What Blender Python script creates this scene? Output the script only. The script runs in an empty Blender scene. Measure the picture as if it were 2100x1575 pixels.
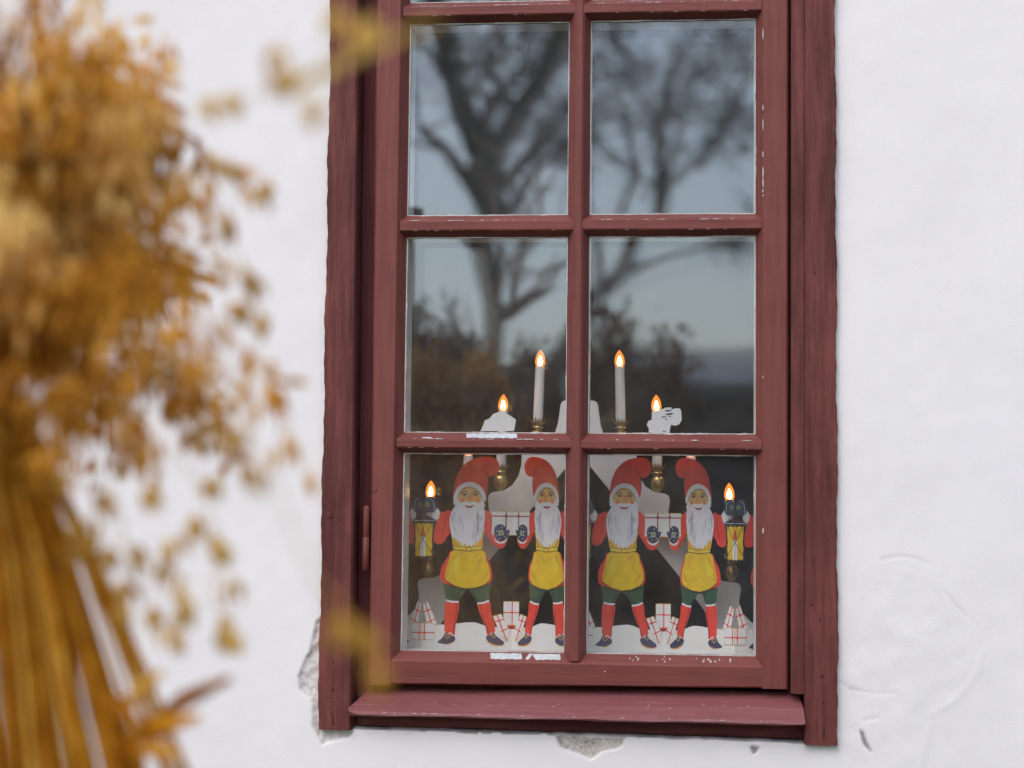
import bpy, bmesh, math, random
import numpy as np
from mathutils import Vector, Matrix
random.seed(7)
rng = np.random.default_rng(11)
S = bpy.context.scene
C = S.collection
rad = math.radians

# ------------------------------------------------------------------ camera
Z0 = 1.684                      # height above ground of the point the lens looks at
YAW, TILT, ROLL = rad(-5.735), rad(4.477), rad(0.615)
DIST, LENS = 3.0, 64.0
fw = Vector((math.sin(YAW)*math.cos(TILT), math.cos(YAW)*math.cos(TILT), math.sin(TILT)))
r0 = Vector((math.cos(YAW), -math.sin(YAW), 0)); u0 = r0.cross(fw)
rt = r0*math.cos(ROLL) + u0*math.sin(ROLL); up = -r0*math.sin(ROLL) + u0*math.cos(ROLL)
CAM = Vector((0, 0, Z0)) - fw*DIST
cd = bpy.data.cameras.new('camera'); cam = bpy.data.objects.new('camera', cd); C.objects.link(cam)
cam.matrix_world = Matrix(((rt.x, up.x, -fw.x, CAM.x), (rt.y, up.y, -fw.y, CAM.y), (rt.z, up.z, -fw.z, CAM.z), (0, 0, 0, 1)))
cd.sensor_width = 36; cd.lens = LENS; cd.clip_start = 0.05; cd.clip_end = 500
cd.dof.use_dof = True; cd.dof.focus_distance = DIST; cd.dof.aperture_fstop = 2.2
S.camera = cam
FPX = LENS/36*2100

# ------------------------------------------------------------------ sky, sun, exposure
W = bpy.data.worlds.new('World'); S.world = W; W.use_nodes = True
wn = W.node_tree; bg = wn.nodes['Background']
sky = wn.nodes.new('ShaderNodeTexSky'); sky.sky_type = 'NISHITA'; sky.sun_disc = False
SUN_EL, SUN_AZ = rad(48), rad(205)        # azimuth clockwise from +Y (north)
sky.sun_elevation = SUN_EL; sky.sun_rotation = SUN_AZ; sky.dust_density = 2.0; sky.air_density = 1.2; sky.ozone_density = 1.5
hs = wn.nodes.new('ShaderNodeHueSaturation'); hs.inputs['Saturation'].default_value = 0.72
wn.links.new(sky.outputs[0], hs.inputs['Color']); wn.links.new(hs.outputs[0], bg.inputs[0])
bg.inputs[1].default_value = 0.15
sl = bpy.data.lights.new('sun', 'SUN'); sun = bpy.data.objects.new('sun', sl); C.objects.link(sun)
sl.energy = 0.6; sl.angle = rad(50); sl.color = (1.0, 0.97, 0.93)
sd = Vector((math.sin(SUN_AZ)*math.cos(SUN_EL), math.cos(SUN_AZ)*math.cos(SUN_EL), math.sin(SUN_EL)))
sun.rotation_euler = sd.to_track_quat('Z', 'Y').to_euler()
sun.location = (0, -6, 8)
S.view_settings.view_transform = 'Standard'; S.view_settings.look = 'None'
S.view_settings.exposure = 0.72; S.view_settings.gamma = 1.0; S.view_settings.use_curve_mapping = False
S.cycles.use_denoising = True
S.cycles.max_bounces = 10; S.cycles.transparent_max_bounces = 24; S.cycles.diffuse_bounces = 4
S.cycles.caustics_reflective = False; S.cycles.caustics_refractive = False
S.cycles.sample_clamp_indirect = 6.0

# ------------------------------------------------------------------ helpers
def P(u, v, y=0.0):
    """Point of the plane y = const that the measured photo position (u, v) lies on."""
    d = fw*FPX + rt*(u-1050) - up*(v-787.5)
    t = (y-CAM.y)/d.y
    return CAM + d*t
def PM(u, v, b):
    """Point b metres in FRONT of the glass that a pane shows at (u, v)."""
    p = P(u, v, b); return Vector((p.x, -p.y, p.z))

def lin(r, g, b):
    f = lambda c: (c/255/12.92) if c/255 <= .04045 else ((c/255+.055)/1.055)**2.4
    return (f(r), f(g), f(b), 1)

def tag(o, label=None, cat=None, group=None, kind=None):
    if label: o['label'] = label
    if cat: o['category'] = cat
    if group: o['group'] = group
    if kind: o['kind'] = kind
    return o

def empty(name, loc):
    o = bpy.data.objects.new(name, None); o.empty_display_size = .05; o.location = loc; C.objects.link(o); return o

def root_loc(o):
    v = Vector((0, 0, 0))
    while o: v = v + o.location; o = o.parent
    return v

def mk(name, verts, faces, mats, parent=None, smooth=False, fm=None, world=True):
    me = bpy.data.meshes.new(name); me.from_pydata([tuple(v) for v in verts], [], faces)
    for m in (mats if isinstance(mats, (list, tuple)) else [mats]): me.materials.append(m)
    if fm: me.polygons.foreach_set('material_index', fm)
    if smooth: me.polygons.foreach_set('use_smooth', [True]*len(me.polygons))
    me.update()
    o = bpy.data.objects.new(name, me); C.objects.link(o)
    if parent:
        o.parent = parent
        if world: o.location = -root_loc(parent)
    return o

class MB:
    """collects shapes that make up one part"""
    def __init__(s): s.v = []; s.f = []; s.m = []
    def add(s, v, f, m=0):
        n = len(s.v); s.v += [tuple(a) for a in v]; s.f += [tuple(i+n for i in q) for q in f]; s.m += [m]*len(f)
    def box(s, a, b, m=0):
        x0, y0, z0 = a; x1, y1, z1 = b
        s.add([(x0,y0,z0),(x1,y0,z0),(x1,y1,z0),(x0,y1,z0),(x0,y0,z1),(x1,y0,z1),(x1,y1,z1),(x0,y1,z1)],
              [(0,3,2,1),(4,5,6,7),(0,1,5,4),(1,2,6,5),(2,3,7,6),(3,0,4,7)], m)
    def tube(s, pts, rs, n=5, m=0, cap=True):
        pts = [Vector(p) for p in pts]; v = []; f = []
        k = len(pts)
        t0 = (pts[1]-pts[0]).normalized()
        a = t0.orthogonal().normalized()
        for i, p in enumerate(pts):
            t = (pts[min(i+1, k-1)]-pts[max(i-1, 0)]).normalized()
            a = (a - t*a.dot(t))
            a = a.normalized() if a.length > 1e-6 else t.orthogonal().normalized()
            b = t.cross(a); r = rs[i] if hasattr(rs, '__len__') else rs
            for j in range(n):
                w = 2*math.pi*j/n; v.append(p + (a*math.cos(w)+b*math.sin(w))*r)
        for i in range(k-1):
            for j in range(n):
                f.append((i*n+j, i*n+(j+1) % n, (i+1)*n+(j+1) % n, (i+1)*n+j))
        if cap: f.append(tuple(range(n))[::-1]); f.append(tuple((k-1)*n+j for j in range(n)))
        s.add(v, f, m)
    def lathe(s, prof, c, n=16, m=0):
        v = []; f = []; k = len(prof)
        for r, z in prof:
            for j in range(n):
                w = 2*math.pi*j/n; v.append((c[0]+r*math.cos(w), c[1]+r*math.sin(w), c[2]+z))
        for i in range(k-1):
            for j in range(n): f.append((i*n+j, i*n+(j+1) % n, (i+1)*n+(j+1) % n, (i+1)*n+j))
        f.append(tuple(range(n))[::-1]); f.append(tuple((k-1)*n+j for j in range(n)))
        s.add(v, f, m)
    def prism(s, poly, front, back, m=0):
        """poly of 2-D points; front/back map a 2-D point to 3-D"""
        n = len(poly); v = [front(p) for p in poly]+[back(p) for p in poly]
        f = [tuple(range(n)), tuple(range(2*n-1, n-1, -1))]+[(i, n+i, n+(i+1) % n, (i+1) % n) for i in range(n)]
        s.add(v, f, m)
    def build(s, name, mats, parent=None, smooth=False, world=True):
        return mk(name, s.v, s.f, mats, parent, smooth, s.m, world)

def catmull(pts, n=5):
    out = []; k = len(pts)
    for i in range(k):
        p0, p1, p2, p3 = [np.array(pts[(i+j-1) % k], float) for j in range(4)]
        for q in range(n):
            t = q/n
            out.append(tuple(.5*((2*p1)+(-p0+p2)*t+(2*p0-5*p1+4*p2-p3)*t*t+(-p0+3*p1-3*p2+p3)*t**3)))
    return out

def vnoise(x, y, seed=0):
    """smooth value noise on numpy arrays, about -1..1"""
    r = np.random.default_rng(seed); T = r.uniform(-1, 1, (256, 256))
    xi = np.floor(x).astype(int); yi = np.floor(y).astype(int); fx = x-xi; fy = y-yi
    fx = fx*fx*(3-2*fx); fy = fy*fy*(3-2*fy)
    g = lambda a, b: T[a % 256, b % 256]
    return (g(xi, yi)*(1-fx)+g(xi+1, yi)*fx)*(1-fy)+(g(xi, yi+1)*(1-fx)+g(xi+1, yi+1)*fx)*fy

# ------------------------------------------------------------------ materials
def newmat(name):
    m = bpy.data.materials.new(name); m.use_nodes = True
    return m, m.node_tree, m.node_tree.nodes['Principled BSDF']
def nd(t, typ, **kw):
    n = t.nodes.new(typ)
    for k, v in kw.items():
        if k in n.inputs.keys(): n.inputs[k].default_value = v
        else: setattr(n, k, v)
    return n
def ramp(t, src, stops):
    n = t.nodes.new('ShaderNodeValToRGB'); e = n.color_ramp.elements
    while len(e) < len(stops): e.new(.5)
    for i, (p, c) in enumerate(stops):
        e[i].position = p; e[i].color = c if len(c) == 4 else (*c, 1)
    t.links.new(src, n.inputs[0]); return n.outputs[0]
def coords(t, scale, space='pos'):
    mp = nd(t, 'ShaderNodeMapping'); mp.inputs['Scale'].default_value = scale
    if space == 'pos': t.links.new(nd(t, 'ShaderNodeNewGeometry').outputs['Position'], mp.inputs[0])
    else: t.links.new(nd(t, 'ShaderNodeTexCoord').outputs['Object'], mp.inputs[0])
    return mp.outputs[0]
def noise(t, vec, scale, detail=4, rough=.6):
    n = nd(t, 'ShaderNodeTexNoise', Scale=scale, Detail=detail, Roughness=rough); t.links.new(vec, n.inputs['Vector']); return n.outputs['Fac']
def mix(t, fac, a, b, blend='MIX'):
    n = nd(t, 'ShaderNodeMix', data_type='RGBA', blend_type=blend)
    for s, x in ((n.inputs['Factor'], fac), (n.inputs['A'], a), (n.inputs['B'], b)):
        pass
    fi = [i for i in n.inputs if i.name == 'Factor' and i.type == 'VALUE'][0]
    ai = [i for i in n.inputs if i.name == 'A' and i.type == 'RGBA'][0]; bi = [i for i in n.inputs if i.name == 'B' and i.type == 'RGBA'][0]
    for s, x in ((fi, fac), (ai, a), (bi, b)):
        if isinstance(x, bpy.types.NodeSocket): t.links.new(x, s)
        else: s.default_value = x
    return [o for o in n.outputs if o.type == 'RGBA'][0]
def bump(t, b, h, strength, dist):
    n = nd(t, 'ShaderNodeBump', Strength=strength, Distance=dist); t.links.new(h, n.inputs['Height']); t.links.new(n.outputs[0], b.inputs['Normal'])

def flat(name, col, rough=.6, var=.0, scale=40, spec=.3):
    m, t, b = newmat(name); b.inputs['Roughness'].default_value = rough; b.inputs['Specular IOR Level'].default_value = spec
    if var:
        n = noise(t, coords(t, (1, 1, 1)), scale)
        d = tuple(max(0, c*(1-var)) for c in col[:3])+(1,); l = tuple(min(1, c*(1+var*.6)) for c in col[:3])+(1,)
        t.links.new(ramp(t, n, [(.3, d), (.7, l)]), b.inputs['Base Color'])
    else: b.inputs['Base Color'].default_value = col
    return m

def paint(name, axis, base, dark, streak, chips=.0, rough=.5):
    """old iron-red linseed paint on wood; the grain runs along `axis`"""
    m, t, b = newmat(name)
    sc = {'z': (1, 1, .045), 'x': (.045, 1, 1)}[axis]
    v = coords(t, sc)
    g1 = noise(t, v, 120, 5, .65); g2 = noise(t, v, 420, 3, .6); big = noise(t, coords(t, (1, 1, 1)), 14, 4, .6)
    c = mix(t, ramp(t, g1, [(.38, (0, 0, 0)), (.68, (1, 1, 1))]), dark, base)
    c = mix(t, 1-streak, c, base)
    c = mix(t, ramp(t, big, [(.3, (0, 0, 0)), (.75, (.55, .55, .55))]), c, (base[0]*1.12, base[1]*1.20, base[2]*1.18, 1))
    if streak > .6:
        w1 = noise(t, coords(t, (1, 1, .16) if axis == 'z' else (.16, 1, 1)), 22, 5, .65); c = mix(t, ramp(t, w1, [(.42, (0, 0, 0)), (.62, (.75, .75, .75))]), c, dark)
    fine = noise(t, coords(t, (1, 1, 1)), 900, 2, .5)
    c = mix(t, ramp(t, fine, [(.71, (0, 0, 0)), (.76, (.5, .5, .5))]), c, (.55, .42, .40, 1))
    if axis == 'x' and streak == .5:
        d_ = noise(t, coords(t, (.06, 1, 1)), 260, 4, .7); c = mix(t, ramp(t, d_, [(.55, (0, 0, 0)), (.78, (.24, .24, .24))]), c, (.46, .36, .38, 1))
    if chips:
        k = noise(t, coords(t, (1, 1, .5) if axis == 'z' else (.5, 1, 1)), 95, 5, .7)
        c = mix(t, ramp(t, k, [(.77-chips, (0, 0, 0)), (.785-chips, (1, 1, 1))]), c, (.68, .66, .63, 1))
    t.links.new(c, b.inputs['Base Color'])
    t.links.new(ramp(t, g1, [(.3, (rough+.15,)*3), (.7, (rough-.08,)*3)]), b.inputs['Roughness'])
    b.inputs['Specular IOR Level'].default_value = .22
    h = nd(t, 'ShaderNodeMath', operation='ADD'); t.links.new(g1, h.inputs[0]); t.links.new(g2, h.inputs[1])
    bump(t, b, h.outputs[0], .35, .0012)
    return m
RED, RDK = (.190, .055, .047, 1), (.075, .019, .018, 1)
M_case = paint('casing_paint', 'z', (.186, .052, .045, 1), (.062, .016, .015, 1), .75, rough=.58)
M_caseh = paint('casing_paint_level', 'x', (.186, .052, .045, 1), (.062, .016, .015, 1), .7, rough=.58)
M_sashv = paint('sash_paint', 'z', RED, RDK, .42, rough=.46)
M_sashh = paint('sash_paint_level', 'x', RED, RDK, .42, chips=.03, rough=.46)
M_sill = paint('sill_paint', 'x', (.215, .070, .072, 1), (.14, .042, .044, 1), .5, chips=.0, rough=.42)
M_groove_shade = paint('groove_shade_paint', 'z', (.125, .032, .035, 1), (.06, .014, .017, 1), .6, rough=.65)  # darker copy of the casing paint: shade of the recess put into the colour
M_white = flat('old_white_paint', (.72, .72, .70, 1), .45, .08, 60)
M_putty = flat('putty', (.56, .57, .54, 1), .8, .18, 300)
M_paper = flat('torn_paper', (.66, .66, .66, 1), .8, .06, 200)
M_bare = flat('bare_primer', (.50, .51, .53, 1), .7, .18, 150)
M_flake = flat('flaked_primer', (.46, .43, .42, 1), .8, .25, 300)
M_hole = flat('wood_hole', (.02, .008, .008, 1), .9)

def schlick(t, f0):
    """two-sided reflectance of a pane: F0 + (1-F0)(1-|N.I|)^5"""
    g = nd(t, 'ShaderNodeNewGeometry'); d = nd(t, 'ShaderNodeVectorMath', operation='DOT_PRODUCT'); t.links.new(g.outputs['Normal'], d.inputs[0]); t.links.new(g.outputs['Incoming'], d.inputs[1])
    def mth(op, a, b=None):
        n = nd(t, 'ShaderNodeMath', operation=op)
        for i, x in enumerate((a, b)):
            if x is None: continue
            if isinstance(x, (int, float)): n.inputs[i].default_value = x
            else: t.links.new(x, n.inputs[i])
        return n.outputs[0]
    k = mth('POWER', mth('SUBTRACT', 1.0, mth('ABSOLUTE', d.outputs['Value'])), 5.0)
    return mth('ADD', mth('MULTIPLY', k, 1-f0), f0)
def glass_mat():
    m, t, b = newmat('window_glass'); t.nodes.remove(b); out = t.nodes['Material Output']
    fr = schlick(t, .165); tr = nd(t, 'ShaderNodeBsdfTransparent'); gl = nd(t, 'ShaderNodeBsdfGlossy', Roughness=0.0)
    tr.inputs[0].default_value = (.99, .99, .99, 1); gl.inputs[0].default_value = (.80, .90, 1.0, 1)
    n = noise(t, coords(t, (1, 1, .8)), 6, 2, .4)
    bp = nd(t, 'ShaderNodeBump', Strength=.12, Distance=.0015); t.links.new(n, bp.inputs['Height']); t.links.new(bp.outputs[0], gl.inputs['Normal'])
    m1 = nd(t, 'ShaderNodeMixShader'); t.links.new(fr, m1.inputs[0]); t.links.new(tr.outputs[0], m1.inputs[1]); t.links.new(gl.outputs[0], m1.inputs[2])
    # pale diffuse film mixed in for milky haze, plus scattered dust specks
    df = nd(t, 'ShaderNodeBsdfDiffuse'); df.inputs[0].default_value = (.75, .75, .73, 1)
    d1 = noise(t, coords(t, (1, 1, 1)), 10, 4, .65); d2 = noise(t, coords(t, (1, 1, 1)), 700, 2, .5)
    a = ramp(t, d1, [(.3, (.018,)*3), (.75, (.055,)*3)]); s = ramp(t, d2, [(.745, (0, 0, 0)), (.79, (.35,)*3)])
    ad = nd(t, 'ShaderNodeMath', operation='ADD'); t.links.new(a, ad.inputs[0]); t.links.new(s, ad.inputs[1])
    m2 = nd(t, 'ShaderNodeMixShader'); t.links.new(ad.outputs[0], m2.inputs[0]); t.links.new(m1.outputs[0], m2.inputs[1]); t.links.new(df.outputs[0], m2.inputs[2])
    t.links.new(m2.outputs[0], out.inputs[0]); return m
M_glass = glass_mat()
def inner_glass():
    m, t, b = newmat('inner_window_glass'); t.nodes.remove(b); out = t.nodes['Material Output']
    fr = schlick(t, .05); tr = nd(t, 'ShaderNodeBsdfTransparent'); gl = nd(t, 'ShaderNodeBsdfGlossy', Roughness=0.0)
    tr.inputs[0].default_value = (.99, .99, .99, 1)
    m1 = nd(t, 'ShaderNodeMixShader'); t.links.new(fr, m1.inputs[0]); t.links.new(tr.outputs[0], m1.inputs[1]); t.links.new(gl.outputs[0], m1.inputs[2])
    t.links.new(m1.outputs[0], out.inputs[0]); return m
M_glass2 = inner_glass()

def plaster():
    m, t, b = newmat('lime_plaster'); b.inputs['Roughness'].default_value = .9; b.inputs['Specular IOR Level'].default_value = .15
    v = coords(t, (1, 1, 1))
    n1 = noise(t, v, 5, 5, .6); n2 = noise(t, v, 260, 4, .7); n3 = noise(t, coords(t, (1, 1, .25)), 45, 4, .6)
    c = ramp(t, n1, [(.25, (.75, .722, .735)), (.75, (.81, .782, .79))])
    c = mix(t, ramp(t, noise(t, v, 900, 2, .5), [(.745, (0, 0, 0)), (.78, (.45, .45, .45))]), c, (.45, .40, .36, 1))
    at = nd(t, 'ShaderNodeAttribute', attribute_name='chip')
    mort = ramp(t, noise(t, v, 160, 5, .75), [(.3, (.20, .16, .135)), (.46, (.46, .41, .37)), (.66, (.66, .62, .59))])
    c = mix(t, at.outputs['Fac'], c, mort)
    at2 = nd(t, 'ShaderNodeAttribute', attribute_name='grime')
    c = mix(t, at2.outputs['Fac'], c, (.16, .11, .11, 1))
    t.links.new(c, b.inputs['Base Color'])
    h = nd(t, 'ShaderNodeMath', operation='ADD'); t.links.new(n2, h.inputs[0]); t.links.new(n3, h.inputs[1])
    bump(t, b, h.outputs[0], .42, .0012); return m
M_wall = plaster()

# ------------------------------------------------------------------ measured window lines
X = [-0.17764, 0.08937, 0.12701, 0.39724]                 # pane edges, left column / right column
ZR = [z+Z0 for z in (0.60567, 0.28145, 0.24340, -0.08002, -0.11539, -0.43734)]   # pane tops / bottoms, rows 2 3 4
PITCH = .3620
ROWS = [(ZR[0]+PITCH, ZR[1]+PITCH), (ZR[0], ZR[1]), (ZR[2], ZR[3]), (ZR[4], ZR[5])]    # one more row above the frame
YS, YC, YW = -.024, -.042, -.030
ZTOP = ROWS[0][0]+.08                                       # top of the sash
def line_x(u0, v0, u1, v1, y):
    """x of a near-vertical measured line as a function of z"""
    a, b = P(u0, v0, y), P(u1, v1, y)
    return lambda z: a.x+(b.x-a.x)*(z-a.z)/(b.z-a.z)
def line_z(u0, v0, u1, v1, y):
    a, b = P(u0, v0, y), P(u1, v1, y)
    return lambda x: a.z+(b.z-a.z)*(x-a.x)/(b.x-a.x)
caseLo = line_x(678, 0, 652, 1480, YC); caseLi = line_x(737, 0, 721, 1480, YC)
caseRi = line_x(1650, 0, 1650, 1520, YC); caseRo = line_x(1713, 0, 1719, 1528, YC)
sashL = line_x(772, 0, 757, 1400, YS); sashR = line_x(1617, 0, 1616, 1413, YS)
sashB = line_z(757, 1404, 1616, 1413, YS)
caseB = line_z(652, 1496, 1718, 1529, YC)

# ------------------------------------------------------------------ house wall (plaster, with the window opening)
def in_poly(px, pz, poly):
    ins = np.zeros(px.shape, bool); n = len(poly)
    for i in range(n):
        x0, z0 = poly[i]; x1, z1 = poly[(i+1) % n]
        c = ((z0 > pz) != (z1 > pz)) & (px < (x1-x0)*(pz-z0)/((z1-z0) if z1 != z0 else 1e-9)+x0)
        ins ^= c
    return ins
def seg_dist(px, pz, pts, closed=False):
    d = np.full(px.shape, 9.); n = len(pts)
    for i in range(n if closed else n-1):
        x0, z0 = pts[i]; x1, z1 = pts[(i+1) % n]; dx, dz = x1-x0, z1-z0
        t = np.clip(((px-x0)*dx+(pz-z0)*dz)/(dx*dx+dz*dz+1e-12), 0, 1)
        d = np.minimum(d, np.hypot(px-x0-t*dx, pz-z0-t*dz))
    return d
def W2(pts): return [(P(u, v, YW).x, P(u, v, YW).z) for u, v in pts]
CHIP_A = W2([(668, 1262), (650, 1275), (641, 1310), (636, 1335), (622, 1358), (611, 1388), (616, 1412), (634, 1432), (643, 1450), (644, 1490), (655, 1508), (661, 1530), (668, 1522), (712, 1512), (730, 1490), (730, 1262)])
CHIP_B = W2([(1136, 1480), (1143, 1517), (1153, 1531), (1172, 1541), (1192, 1549), (1212, 1557), (1222, 1552), (1236, 1542), (1262, 1537), (1277, 1528), (1280, 1480)])
STAIN = W2([(1538, 1530), (1558, 1533), (1550, 1546), (1543, 1548)])
STAIN2 = W2([(1762, 1496), (1772, 1502), (1778, 1522), (1790, 1545), (1784, 1542), (1770, 1526)])
RIDGES = [W2([(2018, 1335), (2005, 1375), (1982, 1410), (1955, 1440), (1910, 1463)]), W2([(1905, 1490), (1895, 1540), (1885, 1580)])]
CRACKS = [W2([(1808, 1147), (1840, 1141), (1878, 1143), (1916, 1163)]), W2([(1938, 1212), (1962, 1242), (2008, 1284)]), W2([(1722, 1400), (1742, 1411), (1790, 1421), (1840, 1421)]), W2([(1768, 1478), (1800, 1472)])]
PATCH = W2([(1700, 1190), (1760, 1175), (1880, 1160), (1960, 1250), (2010, 1340), (1960, 1440), (1900, 1475), (1890, 1600), (1700, 1600)])
def wall_height(px, pz):
    """relief towards the viewer, in metres, plus masks"""
    h = .0016*vnoise(px*3.1, pz*3.1, 1)+.0009*vnoise(px*9, pz*9, 2)+.00030*vnoise(px*40, pz*34, 3)
    wob = .004*vnoise(px*45, pz*45, 5)+.002*vnoise(px*120, pz*120, 6)
    pm = np.clip(.5-(np.where(in_poly(px, pz, PATCH), -1, 1)*seg_dist(px, pz, PATCH, True))/.05, 0, 1)
    h += pm*(.0007*vnoise(px*22, pz*22, 7)+.0004*vnoise(px*60, pz*60, 8))
    for i, r in enumerate(RIDGES):
        d = seg_dist(px, pz, r)+wob*.25; h += .0006*np.exp(-(d/.0060)**2)
    for r in CRACKS:
        d = np.abs(seg_dist(px, pz, r)+wob*.4); h -= .0006*np.exp(-(d/.0024)**2)
    chip = np.zeros(px.shape)
    for poly, dep in ((CHIP_A, .0042), (CHIP_B, .009)):
        sd_ = np.where(in_poly(px, pz, poly), -1, 1)*seg_dist(px, pz, poly, True)+wob*.6
        k = np.clip(.5-sd_/.0028, 0, 1); chip = np.maximum(chip, k*(.6 if poly is CHIP_A else 1))
        h -= k*(dep+.0022*vnoise(px*70, pz*70, 9)+.0014*vnoise(px*170, pz*170, 10))
        grime = np.zeros(px.shape)
    for r in CRACKS: grime = np.maximum(grime, .30*np.exp(-((seg_dist(px, pz, r)+wob*.35)/.0016)**2)*(.5+.5*vnoise(px*60, pz*60, 14)))
    for poly in (STAIN, STAIN2):
        sd_ = np.where(in_poly(px, pz, poly), -1, 1)*seg_dist(px, pz, poly, True)+wob*.25
        k = np.clip(.5-sd_/.003, 0, 1); grime = np.maximum(grime, k*.8); h -= k*.004
    return h, chip, grime
xa, xb = P(-40, 800, YW).x, P(2140, 800, YW).x
za, zb = P(1050, 1640, YW).z, P(1050, -40, YW).z
NX, NZ = 640, 470
gx = np.linspace(xa, xb, NX); gz = np.linspace(za, zb, NZ)
GX, GZ = np.meshgrid(gx, gz)
H, CH, GR = wall_height(GX, GZ)
verts = np.stack([GX, np.full_like(GX, YW)-H, GZ], -1).reshape(-1, 3)
hx0, hx1 = caseLo(Z0)+.035, caseRo(Z0)-.035
hz0 = caseB(.1)+.045
faces = []
lip = vnoise(gx*30, gx*0, 31)+.5*vnoise(gx*110, gx*0, 32)
for j in range(NZ-1):
    zc = gz[j]
    for i in range(NX-1):
        if hx0 < gx[i] and gx[i+1] < hx1 and zc > caseB(gx[i])-.002+.0022*lip[i]: continue
        a = j*NX+i; faces.append((a, a+1, a+NX+1, a+NX))
nv = len(verts); ex = []
def quad(x0, z0, x1, z1):
    n = nv+len(ex); ex.extend([(x0, YW, z0), (x1, YW, z0), (x1, YW, z1), (x0, YW, z1)]); faces.append((n, n+1, n+2, n+3))
ZT = ZTOP+.06
quad(-5, -.1, xa, 3.4); quad(xb, -.1, 6, 3.4); quad(xa, -.1, xb, za); quad(xa, zb, hx0, 3.4); quad(hx1, zb, xb, 3.4); quad(hx0, ZT, hx1, 3.4)
house = empty('house_wall', (0, YW, 0))
tag(house, 'white lime-plastered house wall, cracked and chipped around the window frame', 'wall')
nl = 120; lv = []; lfc = []
for i in range(nl+1):                                  # crumbly ledge of plaster under the window
    x = hx0-.01+(hx1-hx0+.02)*i/nl; z = caseB(x)+.0005+.0016*float(vnoise(np.array([x*60]), np.array([3.]), 33)[0])
    if CHIP_B[0][0]-.004 < x < CHIP_B[-1][0]+.004:
        lv += [(x, YW+.013, z-.010), (x, YW+.013, z-.004), (x, YW+.015, z), (x, .035, z+.003)]; continue
    lv += [(x, YW+.0008, z-.006), (x, YW+.0010, z-.0012), (x, YW+.004, z), (x, .035, z+.003)]
for i in range(nl):
    for k in range(3): lfc.append((i*4+k, i*4+4+k, i*4+5+k, i*4+1+k))
mk('plaster_ledge', lv, lfc, M_wall, house, smooth=True)
wall = mk('plaster_face', list(map(tuple, verts))+ex, faces, M_wall, house, smooth=True)
for nm, arr in (('chip', CH), ('grime', GR)):
    at = wall.data.attributes.new(nm, 'FLOAT', 'POINT')
    at.data.foreach_set('value', np.concatenate([arr.reshape(-1), np.zeros(len(ex))]).astype(np.float32))

# the dark room behind the window
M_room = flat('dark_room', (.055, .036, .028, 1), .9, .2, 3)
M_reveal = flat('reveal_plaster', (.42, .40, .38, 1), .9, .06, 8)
ry0, ry1 = .07, .42
lx, rx, bz, tz = X[0]-.075, X[3]+.075, ROWS[3][1]-.028, ZTOP+.02
m = MB()
m.add([(lx, .032, bz), (rx, .032, bz), (rx, ry1, bz), (lx, ry1, bz), (lx, .032, tz), (rx, .032, tz), (rx, ry1, tz), (lx, ry1, tz)],
      [(4, 5, 6, 7), (1, 2, 6, 5), (0, 4, 7, 3)])
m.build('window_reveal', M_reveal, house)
m = MB(); m.box((lx+.002, .062, bz-.025), (rx-.002, ry1-.002, bz+.004)); inner_sill = m.build('inner_sill', M_white, house)
m = MB()
R0, R1, RY, RB, RT = -2.2, 2.4, 3.6, .35, 2.75
fr_ = [(R0, ry1, RB), (R1, ry1, RB), (R1, ry1, RT), (R0, ry1, RT)]; bk = [(x, RY, z) for x, _, z in fr_]
ho = [(lx, ry1, bz), (rx, ry1, bz), (rx, ry1, tz), (lx, ry1, tz)]
m.add(fr_+bk+ho, [(4, 5, 6, 7), (0, 1, 5, 4), (1, 2, 6, 5), (2, 3, 7, 6), (3, 0, 4, 7), (0, 1, 9, 8), (1, 2, 10, 9), (2, 3, 11, 10), (3, 0, 8, 11)])
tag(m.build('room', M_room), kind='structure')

# ------------------------------------------------------------------ the window
win = empty('window', (X[1], YC, caseB(X[1])))
tag(win, 'tall iron-red wooden window with small panes and peeling paint in a white wall', 'window')

def sweep_z(name, prof, z0, z1, mat, n=60, jit=.0, edge=None, parent=win, smooth=False):
    """vertical bar: prof(z) -> list of (x, y); z0/z1 may be functions of x"""
    v = []; f = []; k = len(prof(Z0)); seed = random.random()*100
    for i in range(n+1):
        for j, (x, y) in enumerate(prof(Z0)):
            zz0 = z0(x) if callable(z0) else z0; zz = zz0+(z1-zz0)*i/n
            px, py = prof(zz)[j]
            w = jit*(math.sin(zz*23+seed+j*.7)+.6*math.sin(zz*71+seed*2+j)+.5*math.sin(zz*190+seed*3+j*2))*.5
            e = edge.get(j, .25) if edge else .3
            v.append((px+w*e, py+w*.15, zz))
    for i in range(n):
        for j in range(k): f.append((i*k+j, i*k+(j+1) % k, (i+1)*k+(j+1) % k, (i+1)*k+j))
    f.append(tuple(range(k))); f.append(tuple(n*k+j for j in range(k)))
    return mk(name, v, f, mat, parent, smooth)
def sweep_x(name, prof, x0, x1, mat, n=40, jit=.0, parent=win):
    """level bar: prof(x) -> list of (y, z)"""
    v = []; f = []; k = len(prof(0)); seed = random.random()*100
    for i in range(n+1):
        x = x0+(x1-x0)*i/n
        for j, (y, z) in enumerate(prof(x)):
            w = jit*(math.sin(x*23+seed+j*.7)+.6*math.sin(x*71+seed*2+j)+.5*math.sin(x*190+seed*3+j*2))*.5
            v.append((x, y+w*.3, z+w*.5))
    for i in range(n):
        for j in range(k): f.append((i*k+j, i*k+(j+1) % k, (i+1)*k+(j+1) % k, (i+1)*k+j))
    f.append(tuple(range(k))); f.append(tuple(n*k+j for j in range(k)))
    return mk(name, v, f, mat, parent)

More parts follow.
